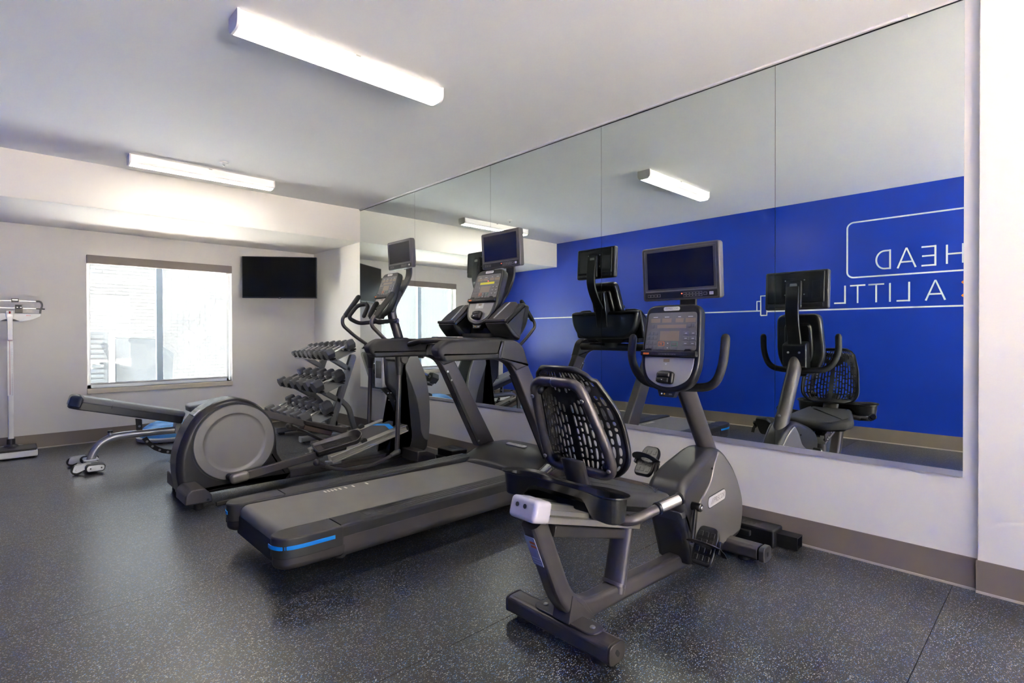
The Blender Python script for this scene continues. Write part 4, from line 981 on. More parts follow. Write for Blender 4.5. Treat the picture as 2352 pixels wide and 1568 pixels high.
# inclined ramp with the two aluminium tracks
ra_ = V((1.955, E0, .163)); rb_ = V((2.680, E0, .340)); rd_ = (rb_-ra_).normalized(); rn_ = V((-rd_.z, 0, rd_.x)); RLn = (rb_-ra_).length
rf = Fr(ra_, rd_, (0, 1, 0), rn_)
rf.N = rn_
part('ramp_cover', MB().prism(rpoly([(.10, -.165), (RLn-.02, -.165), (RLn+.02, -.14), (RLn+.02, .14), (RLn-.02, .165), (.10, .165)], .012, 3), rf, -.02, .022, .006), frame_m, el)
part('blue_stripe', MB().prism(rpoly([(RLn-.135, -.150), (RLn-.090, -.150), (RLn-.045, .0), (RLn-.090, .150), (RLn-.135, .150), (RLn-.090, .0)], .002, 2), rf, .018, .0232), bluestripe, el, 'bright blue chevron stripe')
for s in (-1, 1):
    tr_ = part('track', MB().prism(rpoly([(s*.165, -.036), (s*.240, -.036), (s*.240, -.026), (s*.222, -.020), (s*.222, .010), (s*.240, .016), (s*.240, .026), (s*.165, .026)], .002, 2), Fr(ra_, (0, 1, 0), rn_, rd_), 0, RLn), alum_m, el)
    part('track_end', MB().box((s*.202, -.004, RLn+.004), (.070, .055, .010), .003, Fr(ra_, (0, 1, 0), rn_, rd_)), blackmat, tr_)
    part('track_wheel', MB().cyl(rf.p(.32 if s < 0 else .52, s*.185, .035), rf.p(.32 if s < 0 else .52, s*.225, .035), .026, 18, .004), blackmat, el)
    part('rear_bracket', MB().box(tuple(rf.p(.02, s*.20, -.035)), (.12, .06, .03), .004), bolt_m, el)
# crank joints, pedal arms and foot tubs
def leg(s, ja, jb, pr0, pr1, link):
    y = E0+s*.250
    a = V((ja[0], y, ja[1])); b = V((jb[0], y, jb[1])); d = (b-a).normalized()
    arm = part('pedal_arm', MB().tube([a, b], 0, sec=rrect(.034, .060, .006, 3), upv=(0, 0, 1)), frame_m, el)
    part('joint_cover', MB().tube([a, a+d*.085], 0, sec=rrect(.052, .074, .022, 4), upv=(0, 0, 1), dome=True), side_m, arm)
    part('crank_pin', MB().cyl((a.x, E0+s*.135, a.z), (a.x, y, a.z), .022, 18), blackmat, arm)
    # foot tub
    roll = math.radians(21 if s < 0 else 0)
    p0 = V((pr0[0], E0+s*.27, pr0[1])); p1 = V((pr1[0], E0+s*.27, pr1[1])); pd = (p1-p0).normalized(); pn = V((-pd.z, 0, pd.x)); L = (p1-p0).length
    lat = V((0, math.cos(roll), 0))+pn*math.sin(roll)
    f = Fr(p0, pd, lat, pd.cross(lat))
    shp = rpoly([(0, -.070), (L-.05, -.080), (L, -.040), (L, .040), (L-.05, .080), (0, .070)], [.03, .06, .05, .05, .06, .03], 5)
    def rg(ins, hfun): return [f.p(u, v, hfun(u)) for u, v in inset(shp, ins)]
    rim = lambda u: .022+.045*max(0, (u/L-.55)/.45)**1.5
    tub = part('foot_pedal', MB().loft([rg(.022, lambda u: -.012), rg(.010, lambda u: -.004), rg(.001, lambda u: rim(u)-.004), rg(.003, rim), rg(.008, rim), rg(.012, lambda u: rim(u)-.006), rg(.022, lambda u: .006), rg(.032, lambda u: .003)]), frame_m, el)
    for k in range(6): part('tread_line', MB().box((L*.50, -.040+k*.016, .0042), (L*.62, .0035, .003), .001, f), blackmat, tub)
    if s > 0: part('pedal_plate', MB().box((L*.35, 0, -.035), (L*.6, .10, .045), .01, f), mat('brown_plate', (.10, .065, .05), .5), tub)
    else: part('pedal_plate', MB().box((L*.35, 0, -.032), (L*.6, .10, .035), .01, f), blackmat, tub)
    lk = part('link_rod', MB().tube(link, .0145, 14, .16), dframe_m, el)
    for q, w in ((0, 1), (-1, -2)):
        c = V(link[q]); t = (V(link[w])-c).normalized()
        part('rod_joint', MB().ball(c, .030, 16, 8).cyl(c, c+t*.075, .026, 18, .004, .020), shroud_m if False else dframe_m, lk)
    return arm
leg(-1, (1.200, .148), (1.865, .232), (1.785, .272), (2.190, .318), [(1.775, E0-.355, .190), (1.93, E0-.365, .105), (2.14, E0-.37, .080), (2.35, E0-.365, .110), (2.500, E0-.36, .165)])
leg(1, (1.300, .640), (2.05, .360), (1.905, .420), (2.330, .270), [(1.836, E0+.36, .382), (2.00, E0+.36, .30), (2.15, E0+.36, .20), (2.36, E0+.36, .205), (2.610, E0+.36, .235)])
# swing arms and moving handles
def swing(s, pts, piv, low):
    y = E0+s*.36
    lowarm = part('swing_arm', MB().tube([(low[0], y, low[1]), (piv[0]-.022, y, piv[1]-.10)], 0, sec=circ(.0175, 14, .0215), upv=(1, 0, 0)), silverp_m if False else frame_m, el)
    hd = MB().loft([[V((cx+rx*math.cos(a), y+ry*math.sin(a), z)) for a in [2*PI*k/20 for k in range(20)]] for cx, z, rx, ry in ((piv[0]-.024, piv[1]-.135, .026, .024), (piv[0]-.024, piv[1]-.08, .031, .027), (piv[0]-.014, piv[1]+.02, .052, .031), (piv[0]-.03, piv[1]+.07, .040, .028), (piv[0]-.065, piv[1]+.11, .024, .022))])
    sk = part('pivot_casting', hd, shroud_m, lowarm)
    part('pivot_cap', MB().cyl((piv[0]+.006, y-.045 if s < 0 else y-.02, piv[1]+.0), (piv[0]+.006, y+.02 if s < 0 else y+.045, piv[1]+.0), .040, 22, .008), dframe_m, lowarm)
    part('pivot_axle', MB().cyl((piv[0]+.02, E0+s*.05, piv[1]), (piv[0]+.006, y, piv[1]), .024, 18), blackmat, lowarm)
    P = [(piv[0]-.055, y, piv[1]+.095)]+[(x, y, z) for x, z in pts[:-1]]
    ha = part('handle_tube', MB().tube(P, .0165, 14, .06), frame_m, lowarm)
    e = V((pts[-1][0], y, pts[-1][1])); b = V((pts[-2][0], y, pts[-2][1]))
    part('handle_grip', MB().tube([b-(e-b).normalized()*.015, e], .0235, 16, rs=None, dome=True), rubber_m, lowarm, 'black rubber handle grip')
swing(-1, [(2.375, 1.156), (2.250, 1.272), (2.256, 1.330), (2.304, 1.369), (2.452, 1.545)], (2.545, .975), (2.495, .175))
swing(1, [(2.470, 1.180), (2.345, 1.285), (2.342, 1.352), (2.385, 1.392), (2.510, 1.560)], (2.660, 1.000), (2.615, .240))
# tower
tw = [(2.540, .040), (2.840, .030), (2.998, .070), (3.013, .158), (3.026, .344), (3.022, .580), (2.975, .815), (2.895, .975), (2.840, 1.080), (2.800, 1.165), (2.700, 1.165), (2.640, 1.060), (2.530, 1.000), (2.548, .730), (2.655, .620), (2.740, .440), (2.785, .240), (2.765, .145), (2.70, .105), (2.56, .095)]
tw = rpoly(tw, [.02, .02, .04, .05, .1, .12, .1, .08, .05, .02, .02, .05, .02, .03, .1, .12, .07, .06, .04, .02], 5)
tower = part('drive_tower', MB().prism(tw, ZE(-.105), 0, .21, .035, 5), shroud_m, el)
fair = rpoly([(2.735, .885), (2.770, .960), (2.850, 1.040), (2.890, .975), (2.972, .815), (3.018, .580), (3.022, .344), (3.006, .160), (2.955, .172), (2.916, .245), (2.905, .40), (2.868, .570), (2.800, .735)], [.03, .05, .03, .08, .1, .12, .1, .03, .04, .05, .1, .12, .1], 5)
for s in (-1, 1):
    f = Fr((0, E0, 0), (1, 0, 0), (0, 0, 1), (0, s, 0))
    part('side_fairing', MB().prism(fair, f, .07, .1115, .010, 3), side_m, tower, 'lighter grey side fairing')
    for x, z in ((2.60, .655), (2.63, .655), (2.675, .575), (2.70, .575), (2.735, .475), (2.76, .475), (2.785, .30)):
        part('lug', MB().box((x-.012, E0+s*.055, z-.005), (.014, .012, .008), .002), bolt_m, tower)
part('rear_channel', MB().prism(rpoly([(2.555, .700), (2.660, .590), (2.740, .420), (2.775, .24), (2.80, .24), (2.77, .43), (2.69, .61), (2.58, .73)], .02, 3), ZE(-.05), 0, .1), black_m, tower)
part('front_nose', MB().prism(rpoly([(2.60, .05), (2.76, .05), (2.775, .14), (2.755, .23), (2.715, .25), (2.66, .14)], .02, 4), ZE(-.085), 0, .17, .02), silverp_m, tower)
pb = part('battery_pod', MB().prism(rpoly([(-.068, .700), (.068, .700), (.072, 1.010), (-.072, 1.010)], .014, 3), Fr((0, E0, 0), (0, 1, 0), (0, 0, 1), (1, 0, 0)), 2.520, 2.60, .008), silverp_m, tower, 'silver pod with a dark window')
part('pod_window', MB().prism(rr(-.048, .790, .048, .950, .008, 3), Fr((2.5195, E0, 0), (0, -1, 0), (0, 0, 1), (-1, 0, 0)), -.004, .0012), screen_m, tower)
part('pod_lettering', text_mb('EFX', .038, Fr((2.5192, E0-.004, .732), (0, -1, 0), (0, 0, 1), (-1, 0, 0)), .0008), badge_t, tower)
part('tunnel', MB().prism(rr(-.02, .10, .02, .145, .004), Fr((2.758, E0, .10), (0, -1, 0), (0, 0, 1), (-1, 0, 0)), -.001, .004), blackmat, tower)
part('mast', MB().tube([(2.760, E0, 1.10), (2.655, E0, 1.410), (2.68, E0, 1.50)], 0, fil=.05, sec=circ(.040, 20, .044), upv=(1, 0, 0)), frame_m, el)
part('mast_head', MB().prism(rpoly([(2.575, 1.42), (2.66, 1.40), (2.755, 1.575), (2.73, 1.62), (2.66, 1.60)], .015, 3), ZE(-.055), 0, .11, .012), shroud_m, el)
for s in (-1, 1):
    hbq = part('fixed_handle', MB().tube([(2.690, E0+s*.035, 1.325), (2.540, E0+s*.10, 1.315), (2.420, E0+s*.175, 1.298), (2.318, E0+s*.200, 1.352), (2.400, E0+s*.165, 1.470), (2.455, E0+s*.100, 1.478), (2.452, E0+s*.065, 1.455), (2.405, E0+s*.055, 1.365)], .0185, 14, .045, dome=True), rubber_m, el)
part('handle_clamp', MB().cyl((2.690, E0-.055, 1.325), (2.690, E0+.055, 1.325), .026, 18, .006), frame_m, el)
con, CF = console(el, (2.520, E0-.002, 1.375), 19, face=face_m)
tv, TF = monitor(el, (2.726, E0-.035, 1.953), -3, glow=False)
monitor_arm(el, [(2.735, E0-.01, 1.56), (2.79, E0-.02, 1.66), (2.838, E0-.035, 1.76), (2.832, E0-.035, 1.88), (2.815, E0-.035, 1.97)], TF)

# ------------------------------------------------------------------ dumbbell rack in the corner
YR0, YR1 = 5.60, 6.80
rk = thing('dumbbell_rack', (2.75, 6.2, 0), 'silver-grey three-tier dumbbell rack standing in the far right corner', 'rack')
YF = (5.835, 6.575)
for yf in YF:
    f = FXZ(yf-.030)
    fb = part('foot_bar', MB().tube([(2.365, yf, .048), (3.10, yf, .048)], 0, sec=rrect(.075, .062, .024, 4), upv=(0, 0, 1)), rack_m, rk)
    for x, e in ((2.358, 'a'), (3.106, 'b')): part('end_cap', MB().tube([(x-.010, yf, .048), (x+.010, yf, .048)], 0, sec=rrect(.078, .064, .024, 4)), silverp_m if e == 'a' else blackmat, fb)
    for x in (2.42, 3.04): part('foot_pad', MB().box((x, yf, .009), (.06, .06, .018), .004), rubber_m, fb)
    part('upright', MB().prism(rpoly([(2.622, .075), (2.712, .075), (3.012, .930), (2.995, .965), (2.945, .965), (2.932, .938)], [.004, .004, .02, .02, .02, .02], 4), f, 0, .060, .010), rack_m, rk)
    part('rear_strut', MB().tube([(2.815, yf, .445), (2.92, yf, .345), (2.990, yf, .080)], 0, fil=.09, sec=rrect(.055, .055, .012, 3), upv=(0, 1, 0)), rack_m, rk)
TIERS = [((2.405, .218), (2.612, .304)), ((2.543, .566), (2.750, .652)), ((2.672, .922), (2.885, 1.010))]
for (x0, z0), (x1, z1) in TIERS:
    a = V((x0, 0, z0)); b = V((x1, 0, z1)); d = (b-a).normalized(); n = V((-d.z, 0, d.x)); L = (b-a).length
    sf = Fr(a, (0, 1, 0), d, n); sf.N = n
    sh_ = part('shelf', MB().box(((YR0+YR1)/2, L/2, -.006), (YR1-YR0, L, .005), .001, sf), rack_m, rk)
    part('shelf_lip', MB().box(((YR0+YR1)/2, .0, -.012), (YR1-YR0, .006, .026), .002, sf), rack_m, sh_)
    part('shelf_lip', MB().box(((YR0+YR1)/2, L, -.002), (YR1-YR0, .012, .010), .002, sf), blackmat, sh_)
    for yf in YF:
        zu = max(.11, z0-.135); q = 2.667+(zu-.075)*.353
        part('shelf_arm', MB().tube([(x0+.045, yf, z0-.002), (q+.012, yf, zu)], 0, sec=rrect(.060, .060, .012, 3), upv=(0, 1, 0)), rack_m, sh_)
def dumb_meshes(r, hl, bar):
    """hex head, knurled handle, collar; axis along local X"""
    hexp = [(r*1.1547*math.cos(k*PI/3), r*1.1547*math.sin(k*PI/3)) for k in range(6)]
    hexp = rpoly(hexp, r*.16, 2)
    hd = MB().prism(hexp, Fr((0, 0, 0), (0, 1, 0), (0, 0, 1), (1, 0, 0)), -hl/2, hl/2, r*.16, 3)
    hn = MB().lathe([(.011, -bar/2), (.0150, -bar*.25), (.0165, 0), (.0150, bar*.25), (.011, bar/2)], (0, 0, 0), (1, 0, 0), 14)
    cl = MB().cyl((-.012, 0, 0), (.012, 0, 0), .0205, 16, .003)
    out = []
    for mb, nm, m in ((hd, 'head', hex_m), (hn, 'handle', chrome_m), (cl, 'collar', bolt_m)):
        me = mesh_from(mb, nm); me.materials.append(m); out.append(me)
    return out
ORD = ['nearest the camera', 'second from the near end', 'third from the near end', 'fourth from the near end', 'fifth from the near end', 'sixth from the near end', 'seventh from the near end', 'at the far end']
def place_dumb(pos, d, meshes, hl, bar, label, group):
    hd, hn, cl = meshes
    o = bpy.data.objects.new('dumbbell', None); COL.objects.link(o); o.location = pos; o.empty_display_size = .05
    o.rotation_euler = (0, -math.atan2(d.z, d.x), 0)
    o['label'] = label; o['category'] = 'dumbbell'; o['group'] = group
    for s in (-1, 1):
        h = wn_(bpy.data.objects.new('head', hd)); COL.objects.link(h); h.parent = o; h.location = (s*(bar/2+hl/2-.005), 0, 0)
        c = bpy.data.objects.new('collar', cl); COL.objects.link(c); c.parent = o; c.location = (s*(bar/2-.012), 0, 0)
    g = bpy.data.objects.new('handle', hn); COL.objects.link(g); g.parent = o
tier_names = ['bottom', 'middle', 'top']
sizes = [[.066, .065, .064, .063, .061, .060], [.0625, .060, .058, .056, .054, .052], [.053, .048, .045, .043, .040, .037, .032, .028]]
sad_me = mesh_from(MB().prism(rpoly([(-.048, .018), (-.040, .0), (.040, .0), (.048, .018), (.030, .008), (-.030, .008)], .003, 2), Fr((0, 0, 0), (0, 1, 0), (0, 0, 1), (1, 0, 0)), -.022, .022, .002), 'saddle'); sad_me.materials.append(blackmat)
for ti, ((x0, z0), (x1, z1)) in enumerate(TIERS):
    a = V((x0, 0, z0)); b = V((x1, 0, z1)); d = (b-a).normalized(); n = V((-d.z, 0, d.x)); L = (b-a).length
    S = sizes[ti]; N = len(S)
    ys_, y = [], YR0+.088
    step = (YR1-YR0-.05-S[0]-S[-1]-.02)/(N-1)
    for k in range(N): ys_.append(YR0+.02+S[0]+.004+step*k)
    cache = {}
    for k, r in enumerate(S):
        hl = r*1.45+.012; bar = .265-hl+.010 if r > .04 else .185
        ms = dumb_meshes(r, hl, bar)
        c = a+d*(L*.5-.012)+n*(r+.0245); c.y = ys_[k]
        nm = ORD[k] if k < N-1 else ORD[-1]
        place_dumb(c, d, ms, hl, bar, 'black hex dumbbell on the %s rack tier, %s' % (tier_names[ti], nm), 'hex dumbbells on the rack')
        for s in (-1, 1):
            so = wn_(bpy.data.objects.new('saddle', sad_me)); COL.objects.link(so); so.parent = rk
            p = a+d*(L*.5+s*(bar/2+hl/2-.005)); p.y = ys_[k]
            so.location = p-V(rk.location); so.rotation_euler = (0, -math.atan2(d.z, d.x), 0); so.scale = (1, r/.062, 1)

# ------------------------------------------------------------------ weight bench
YB_ = 6.08
bn = thing('weight_bench', (.9, YB_, 0), 'silver adjustable weight bench with a dark padded backrest, below the window', 'bench')
def ZB_(dy): return FXZ(YB_+dy)
part('frame_tube', MB().tube([(.560, YB_, .075), (.585, YB_, .150), (.640, YB_, .222), (.715, YB_, .258), (.80, YB_, .266), (1.24, YB_, .262), (1.62, YB_, .262), (1.74, YB_, .235), (1.80, YB_, .06)], .034, 14, .06), bench_m, bn)
pg = part('peg', MB().cyl((.704, YB_, .255), (.704, YB_, .300), .019, 16), bench_m, bn); part('peg_cap', MB().cyl((.704, YB_, .298), (.704, YB_, .322), .021, 16, .004), lower_m, pg)
cb = part('front_foot_tube', MB().tube([(.560, YB_-.26, .050), (.560, YB_+.26, .050)], 0, sec=rrect(.085, .050, .014, 3), upv=(0, 0, 1)), bench_m, bn)
part('foot_plate', MB().box((.560, YB_, .080), (.11, .12, .010), .003), bench_m, cb)
for s in (-1, 1):
    ft = part('end_block', MB().prism(rpoly([(.505, .018), (.630, .018), (.640, .075), (.590, .085), (.515, .085), (.495, .06)], .022, 4), Fr((0, YB_, 0), (1, 0, 0), (0, 0, 1), (0, s, 0)), .175, .285, .008), lower_m, bn)
    f = Fr((0, YB_, 0), (1, 0, 0), (0, 0, 1), (0, s, 0))
    part('end_plate', MB().prism(rpoly([(.512, .026), (.625, .026), (.630, .068), (.600, .075), (.518, .075), (.508, .055)], .018, 4), f, .283, .289, .001), bench_m, ft)
    for x in (.533, .608): part('bolt', MB().cyl(f.p(x, .050, .288), f.p(x, .050, .292), .006, 10), blackmat, ft)
    w = part('wheel', MB().cyl(f.p(.445, .040, .195), f.p(.445, .040, .225), .040, 22, .005), rubber_m, bn)
    for dd in (.186, .228): part('fork_plate', MB().prism(rpoly([(.415, .030), (.445, .018), (.480, .030), (.545, .060), (.545, .090), (.430, .084)], .012, 4), f, dd, dd+.006, .001), bench_m, w)
    part('axle_bolt', MB().cyl(f.p(.445, .042, .232), f.p(.445, .042, .238), .009, 12, .002), bolt_m, w)
part('rear_foot_tube', MB().tube([(1.80, YB_-.26, .045), (1.80, YB_+.26, .045)], 0, sec=rrect(.070, .050, .014, 3), upv=(0, 0, 1)), bench_m, bn)
for s in (-1, 1): part('rear_block', MB().box((1.80, YB_+s*.27, .040), (.10, .05, .078), .012), lower_m, bn)
# backrest: board and upholstered pad
pa = V((.405, YB_, .592)); pb_ = V((1.225, YB_, .372)); pd = (pb_-pa).normalized(); pn = V((-pd.z, 0, pd.x)); PL_ = (pb_-pa).length
PF = Fr(pa, pd, (0, 1, 0), pn); PF.N = pn
pshape = rpoly([(0, -.075), (.06, -.125), (PL_-.02, -.135), (PL_+.05, -.10), (PL_+.05, .10), (PL_-.02, .135), (.06, .125), (0, .075)], .035, 4)
part('pad_board', MB().prism(inset(pshape, .004), PF, -.030, .046, .010), pad_m, bn)
pt = part('backrest_pad', MB().prism(pshape, PF, .036, .088, .028, 4, .008), padtop_m, bn)
for u in (.085, .30): part('seam', MB().tube([PF.p(u, -.1265, .02), PF.p(u, -.1255, .062), PF.p(u, -.105, .0875), PF.p(u, .105, .0875), PF.p(u, .1255, .062)], .003, 6, .02), pad_m, pt)
part('head_wrap', MB().prism(rpoly([(-.004, -.078), (.058, -.128), (.084, -.129), (.084, .129), (.058, .128), (-.004, .078)], .03, 4), PF, -.01, .0895, .030, 4, .01), mat('blue_black_vinyl', (.035, .045, .075), .25), pt)
part('adjuster_bar', MB().prism(rpoly([(.895, .410), (.945, .398), (.950, .255), (.905, .255)], .004, 2), ZB_(-.006), 0, .012, .001), blackmat, bn)
arcp = [(1.235+.320*math.cos(t), .345+.320*math.sin(t)) for t in [math.radians(q) for q in (205, 218, 232, 246, 260, 275)]]
arci = [(1.235+.278*math.cos(t), .345+.278*math.sin(t)) for t in [math.radians(q) for q in (275, 260, 246, 232, 218, 205)]]
sct = part('selector_arc', MB().prism(arcp+arci, ZB_(-.006), 0, .012, .001), blackmat, bn)
for q in (213, 226, 240, 254, 268): t = math.radians(q); part('pin_hole', MB().cyl((1.235+.299*math.cos(t), YB_-.0065, .345+.299*math.sin(t)), (1.235+.299*math.cos(t), YB_-.0085, .345+.299*math.sin(t)), .011, 12), grey_base, sct)
part('pin_hole', MB().cyl((.925, YB_-.0065, .335), (.925, YB_-.0085, .335), .011, 12), grey_base, bn)
part('pivot_plate', MB().prism(rpoly([(1.205, .23), (1.265, .23), (1.262, .375), (1.215, .375)], .02, 4), ZB_(-.05), 0, .100, .004), bench_m, bn)
part('bolt', MB().cyl((1.236, YB_-.05, .345), (1.236, YB_-.058, .345), .016, 16, .003), bolt_m, bn)
part('seat_pad', MB().prism(rpoly([(1.33, -.13), (1.69, -.17), (1.69, .17), (1.33, .13)], .06, 5), Fr((0, YB_, .322), V((1, 0, .12)).normalized(), (0, 1, 0), V((-.12, 0, 1)).normalized()), -.045, .020, .025, 4, .006), padtop_m, bn)
part('seat_bracket', MB().box((1.48, YB_, .325), (.26, .06, .13), .01), bench_m, bn)

# ------------------------------------------------------------------ balance dome
bo = thing('balance_dome', (1.37, 7.15, 0), 'blue half-ball balance trainer on a grey base, on the floor by the window wall', 'balance trainer')
part('base', MB().lathe([(.26, .012), (.300, .014), (.312, .030), (.312, .052), (.300, .062), (.1, .064)], (1.37, 7.15, 0), (0, 0, 1), 48), grey_base, bo)
dm = [(.285*math.sin(a)+.001, .060+.172*math.cos(a)) for a in [PI/2*(1-k/12) for k in range(13)]]
part('dome', MB().lathe(dm, (1.37, 7.15, 0), (0, 0, 1), 48), bosu_m, bo)
for k in range(3): part('ring_groove', MB().lathe([(.285*math.sin(a), .0615+.172*math.cos(a)) for a in (.5+.25*k, .52+.25*k)], (1.37, 7.15, 0.0005), (0, 0, 1), 48), mat('deep_blue_rubber', (.03, .17, .5), .4) if k == 0 else MATS['deep_blue_rubber'], bo)
for k in range(6):
    a = k*PI/3; part('foot', MB().cyl((1.37+.24*math.cos(a), 7.15+.24*math.sin(a), 0), (1.37+.24*math.cos(a), 7.15+.24*math.sin(a), .016), .022, 14), rubber_m, bo)

# ------------------------------------------------------------------ physician scale
PX, PY = .048, 7.25
sc = thing('physician_scale', (PX, PY, 0), 'white upright beam scale with a black platform mat, at the left edge', 'scale')
part('base', MB().box((.043, 7.150, .044), (.39, .29, .062), .012), scale_m, sc)
part('base_rear', MB().lathe([(.115, .02), (.125, .028), (.125, .072), (.112, .084), (.01, .086)], (PX, 7.30, 0), (0, 0, 1), 32), scale_m, sc)
part('platform_gap', MB().box((.043, 7.150, .078), (.37, .27, .010), .002), blackmat, sc)
part('platform_mat', MB().box((.043, 7.145, .089), (.385, .285, .014), .006), shroud_m, sc)
for x in (-.11, .20):
    for y in (7.04, 7.26): part('foot', MB().cyl((x, y, 0), (x, y, .018), .014, 12), rubber_m, sc)
part('collar', MB().lathe([(.066, .086), (.060, .098), (.032, .118), (.031, .172), (.026, .174)], (PX, PY, 0), (0, 0, 1), 28), shroud_m, sc)
part('column', MB().tube([(PX, PY, .12), (PX, PY, 1.15)], 0, sec=rrect(.044, .044, .018, 4), upv=(0, 1, 0)), scale_m, sc)
hs = part('height_rod_sleeve', MB().prism(rpoly([(PX-.019, 1.140), (PX+.019, 1.140), (PX+.021, 1.36), (PX+.030, 1.385), (PX+.028, 1.440), (PX-.028, 1.440), (PX-.030, 1.385), (PX-.021, 1.36)], [.016, .016, .03, .02, .006, .006, .02, .03], 4), FXZ(PY-.036), 0, .06, .006), scale_m, sc)
part('ruler', MB().prism(rr(PX-.021, .600, PX+.021, 1.150, .002), FXZ(PY-.026), 0, .006), scale_m, sc)
tk = MB()
for k in range(54): tk.box((PX+.013, PY-.0264, .61+k*.0099), (.008 if k % 5 else .012, .0006, .0014))
part('ruler_ticks', tk, btn_m, sc, kind='stuff')
part('ruler_line', MB().box((PX-.003, PY-.0264, .875), (.004, .0006, .53)), mat('pale_red_print', (.45, .22, .2), .5), sc)
part('release_button', MB().box((PX, PY-.040, 1.422), (.013, .012, .022), .004), red_m, hs, 'red release button')
part('sleeve_window', MB().prism(rr(PX-.016, 1.384, PX+.016, 1.404, .004), FXZ(PY-.0375), 0, .003), badge_m, hs)
part('print', text_mb('seca', .016, Fr((PX+.003, PY-.0372, 1.150), (1, 0, 0), (0, 0, 1), (0, -1, 0)), .0003), red_m, hs)
bmq = part('beam_housing', MB().prism(rpoly([(PX-.232, 1.418), (PX+.230, 1.418), (PX+.226, 1.388), (PX+.150, 1.348), (PX+.078, 1.336), (PX-.078, 1.336), (PX-.150, 1.348), (PX-.228, 1.388)], [.002, .002, .006, .06, .02, .02, .06, .006], 4), FXZ(PY-.012), 0, .05, .004), scale_m, sc)
part('dark_arch', MB().prism(rpoly([(PX-.075, 1.337), (PX+.075, 1.337), (PX+.03, 1.358), (PX-.03, 1.358)], .01, 3), FXZ(PY-.0135), 0, .004), blackmat, bmq)
part('print', text_mb('seca', .020, Fr((PX+.135, PY-.0125, 1.398), (1, 0, 0), (0, 0, 1), (0, -1, 0)), .0003), red_m, bmq)
for z in (1.469, 1.541): part('poise_bar', MB().box((PX, PY+.005, z), (.44, .004, .007), .001), bolt_m, sc)
part('beam_bracket', MB().tube([(PX+.195, PY+.005, 1.541), (PX+.232, PY+.005, 1.541), (PX+.244, PY+.005, 1.50), (PX+.228, PY+.005, 1.455), (PX+.226, PY+.005, 1.418)], 0, fil=.03, sec=rrect(.016, .014, .003, 2), upv=(0, 1, 0)), shroud_m, sc)
part('beam_bracket', MB().tube([(PX-.195, PY+.005, 1.541), (PX-.232, PY+.005, 1.541), (PX-.244, PY+.005, 1.50), (PX-.228, PY+.005, 1.455), (PX-.226, PY+.005, 1.418)], 0, fil=.03, sec=rrect(.016, .014, .003, 2), upv=(0, 1, 0)), shroud_m, sc)
part('pointer', MB().tube([(PX+.195, PY+.004, 1.467), (PX+.262, PY+.004, 1.464)], .006, 8), shroud_m, sc)
p1 = part('upper_poise', MB().prism(rr(PX+.011, 1.524, PX+.067, 1.562, .004), FXZ(PY-.014), 0, .036, .003), shroud_m, sc); part('poise_window', MB().prism(rr(PX+.018, 1.544, PX+.060, 1.555, .004), FXZ(PY-.0155), 0, .002), badge_m, p1)
p2 = part('lower_poise', MB().prism(rr(PX+.038, 1.422, PX+.094, 1.502, .003), FXZ(PY-.016), 0, .040, .003), shroud_m, sc); part('poise_dial', MB().cyl((PX+.066, PY-.015, 1.474), (PX+.066, PY-.020, 1.474), .021, 22, .002), blackmat, p2)
for dx in (-.011, .015): part('dial_glint', MB().box((PX+.066+dx, PY-.0205, 1.476), (.010, .001, .008), .0004), badge_m, p2)

# ------------------------------------------------------------------ wall television on a swing arm
pL, pR = V((2.238, 7.395, 0)), V((2.992, 6.862, 0))
ce = (pL+pR)/2; tu = (pR-pL).normalized(); tn = V((-tu.y, tu.x, 0))*-1
if tn.dot(V((0, 0, 0))-ce) < 0: tn = -tn
W_ = (pR-pL).length/2
tl_ = V((ce.x, ce.y, 1.945))
tvq = thing('wall_television', tl_, 'black flat television angled out of the far corner to the right of the window', 'television')
TFq = Fr(tl_, tu, (0, 0, 1), tn)
hq = .270
part('cabinet', MB().prism(rr(-W_, -hq, W_, hq, .006, 3), TFq, -.035, 0, .003), mat('blue_black_bezel', (.012, .013, .022), .35), tvq)
part('screen', MB().prism(rr(-W_+.009, -hq+.016, W_-.009, hq-.009, .002, 1), TFq, -.001, .0008), tv_m, tvq)
part('badge_tab', MB().prism(rr(-.016, -hq-.006, .016, -hq+.010, .003, 2), TFq, -.02, .0015, .001), shroud_m, tvq)
part('logo', text_mb('LG', .012, TFq if False else Fr(TFq.p(0, -hq+.004, .0017), TFq.U, TFq.V, TFq.N), .0003), badge_m, tvq)
part('power_dot', MB().prism(rr(-.005, -hq-.0058, .005, -hq-.0035, .0005), TFq, .001, .0022), red_m, tvq)
part('rear_case', MB().prism(rr(-W_*.6, -hq*.8, W_*.6, hq*.35, .02, 3), TFq, -.060, -.034, .01), black_m, tvq)
bk0 = TFq.p(0, 0, -.06)
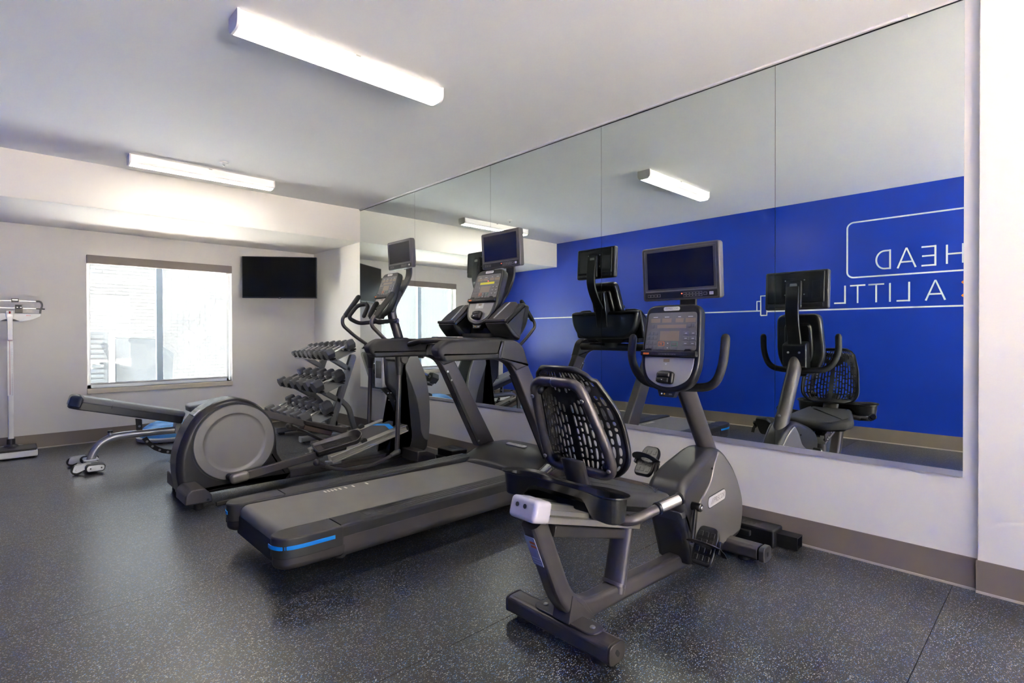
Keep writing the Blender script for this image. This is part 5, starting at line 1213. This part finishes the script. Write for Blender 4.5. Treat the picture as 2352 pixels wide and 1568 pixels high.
part('swing_arm', MB().tube([bk0, bk0-tn*.05, V((2.95, 7.40, 1.945)), V((2.95, YW-.02, 1.945))], 0, fil=.03, sec=rrect(.03, .05, .006, 2), upv=(0, 0, 1)), blackmat, tvq)
part('wall_plate', MB().box((2.95, YW-.012, 1.945), (.14, .022, .24), .004), blackmat, tvq)

# ------------------------------------------------------------------ boxes and lead on the floor by the mirror wall
px = thing('battery_box', (3.14, 1.36, 0), 'long black plastic power box on the floor by the wall behind the bike', 'power box')
part('case', MB().prism(rr(3.070, 1.128, 3.208, 1.640, .014, 4), FXY(0), .001, .100, .010, 3), black_m, px)
part('side_step', MB().prism(rr(3.048, 1.250, 3.074, 1.42, .006, 3), FXY(0), .045, .075, .004), black_m, px)
part('end_socket', MB().prism([(3.112, .010), (3.190, .010), (3.190, .080), (3.112, .080), (3.112, .074), (3.184, .074), (3.184, .016), (3.118, .016), (3.118, .074), (3.112, .074)], Fr((0, 0, 0), (1, 0, 0), (0, 0, 1), (0, 1, 0)), 1.020, 1.135), black_m, px)
part('socket_pin', MB().cyl((3.15, 1.12, .045), (3.15, 1.045, .045), .010, 12), bolt_m, px)
lt = Fr((3.132, 1.345, .1002), (0, -1, 0), (1, 0, 0), (0, 0, 1))
part('embossed_lettering', text_mb('CEDVETM', .058, lt, .0008), dframe_m, px)
p2x = thing('adapter_box', (3.08, 4.07, 0), 'short black power box on the floor beside the foot of the elliptical', 'power box')
part('case', MB().prism(rr(3.00, 3.95, 3.18, 4.185, .012, 4), FXY(0), .001, .112, .010, 3), black_m, p2x)
part('step', MB().prism(rr(2.968, 4.02, 3.004, 4.16, .006, 3), FXY(0), .002, .050, .004), black_m, p2x)
part('embossed_lettering', text_mb('CEDVETM', .028, Fr((3.085, 4.065, .1122), (0, -1, 0), (1, 0, 0), (0, 0, 1)), .0008), dframe_m, p2x)
single('power_lead', MB().tube([(2.985, 4.32, .012), (3.06, 4.27, .010), (3.12, 4.215, .030), (3.10, 4.19, .050)], .007, 8, .05), black_m, (3.06, 4.27, 0), 'short looped black power lead on the floor behind the elliptical foot', 'cable')
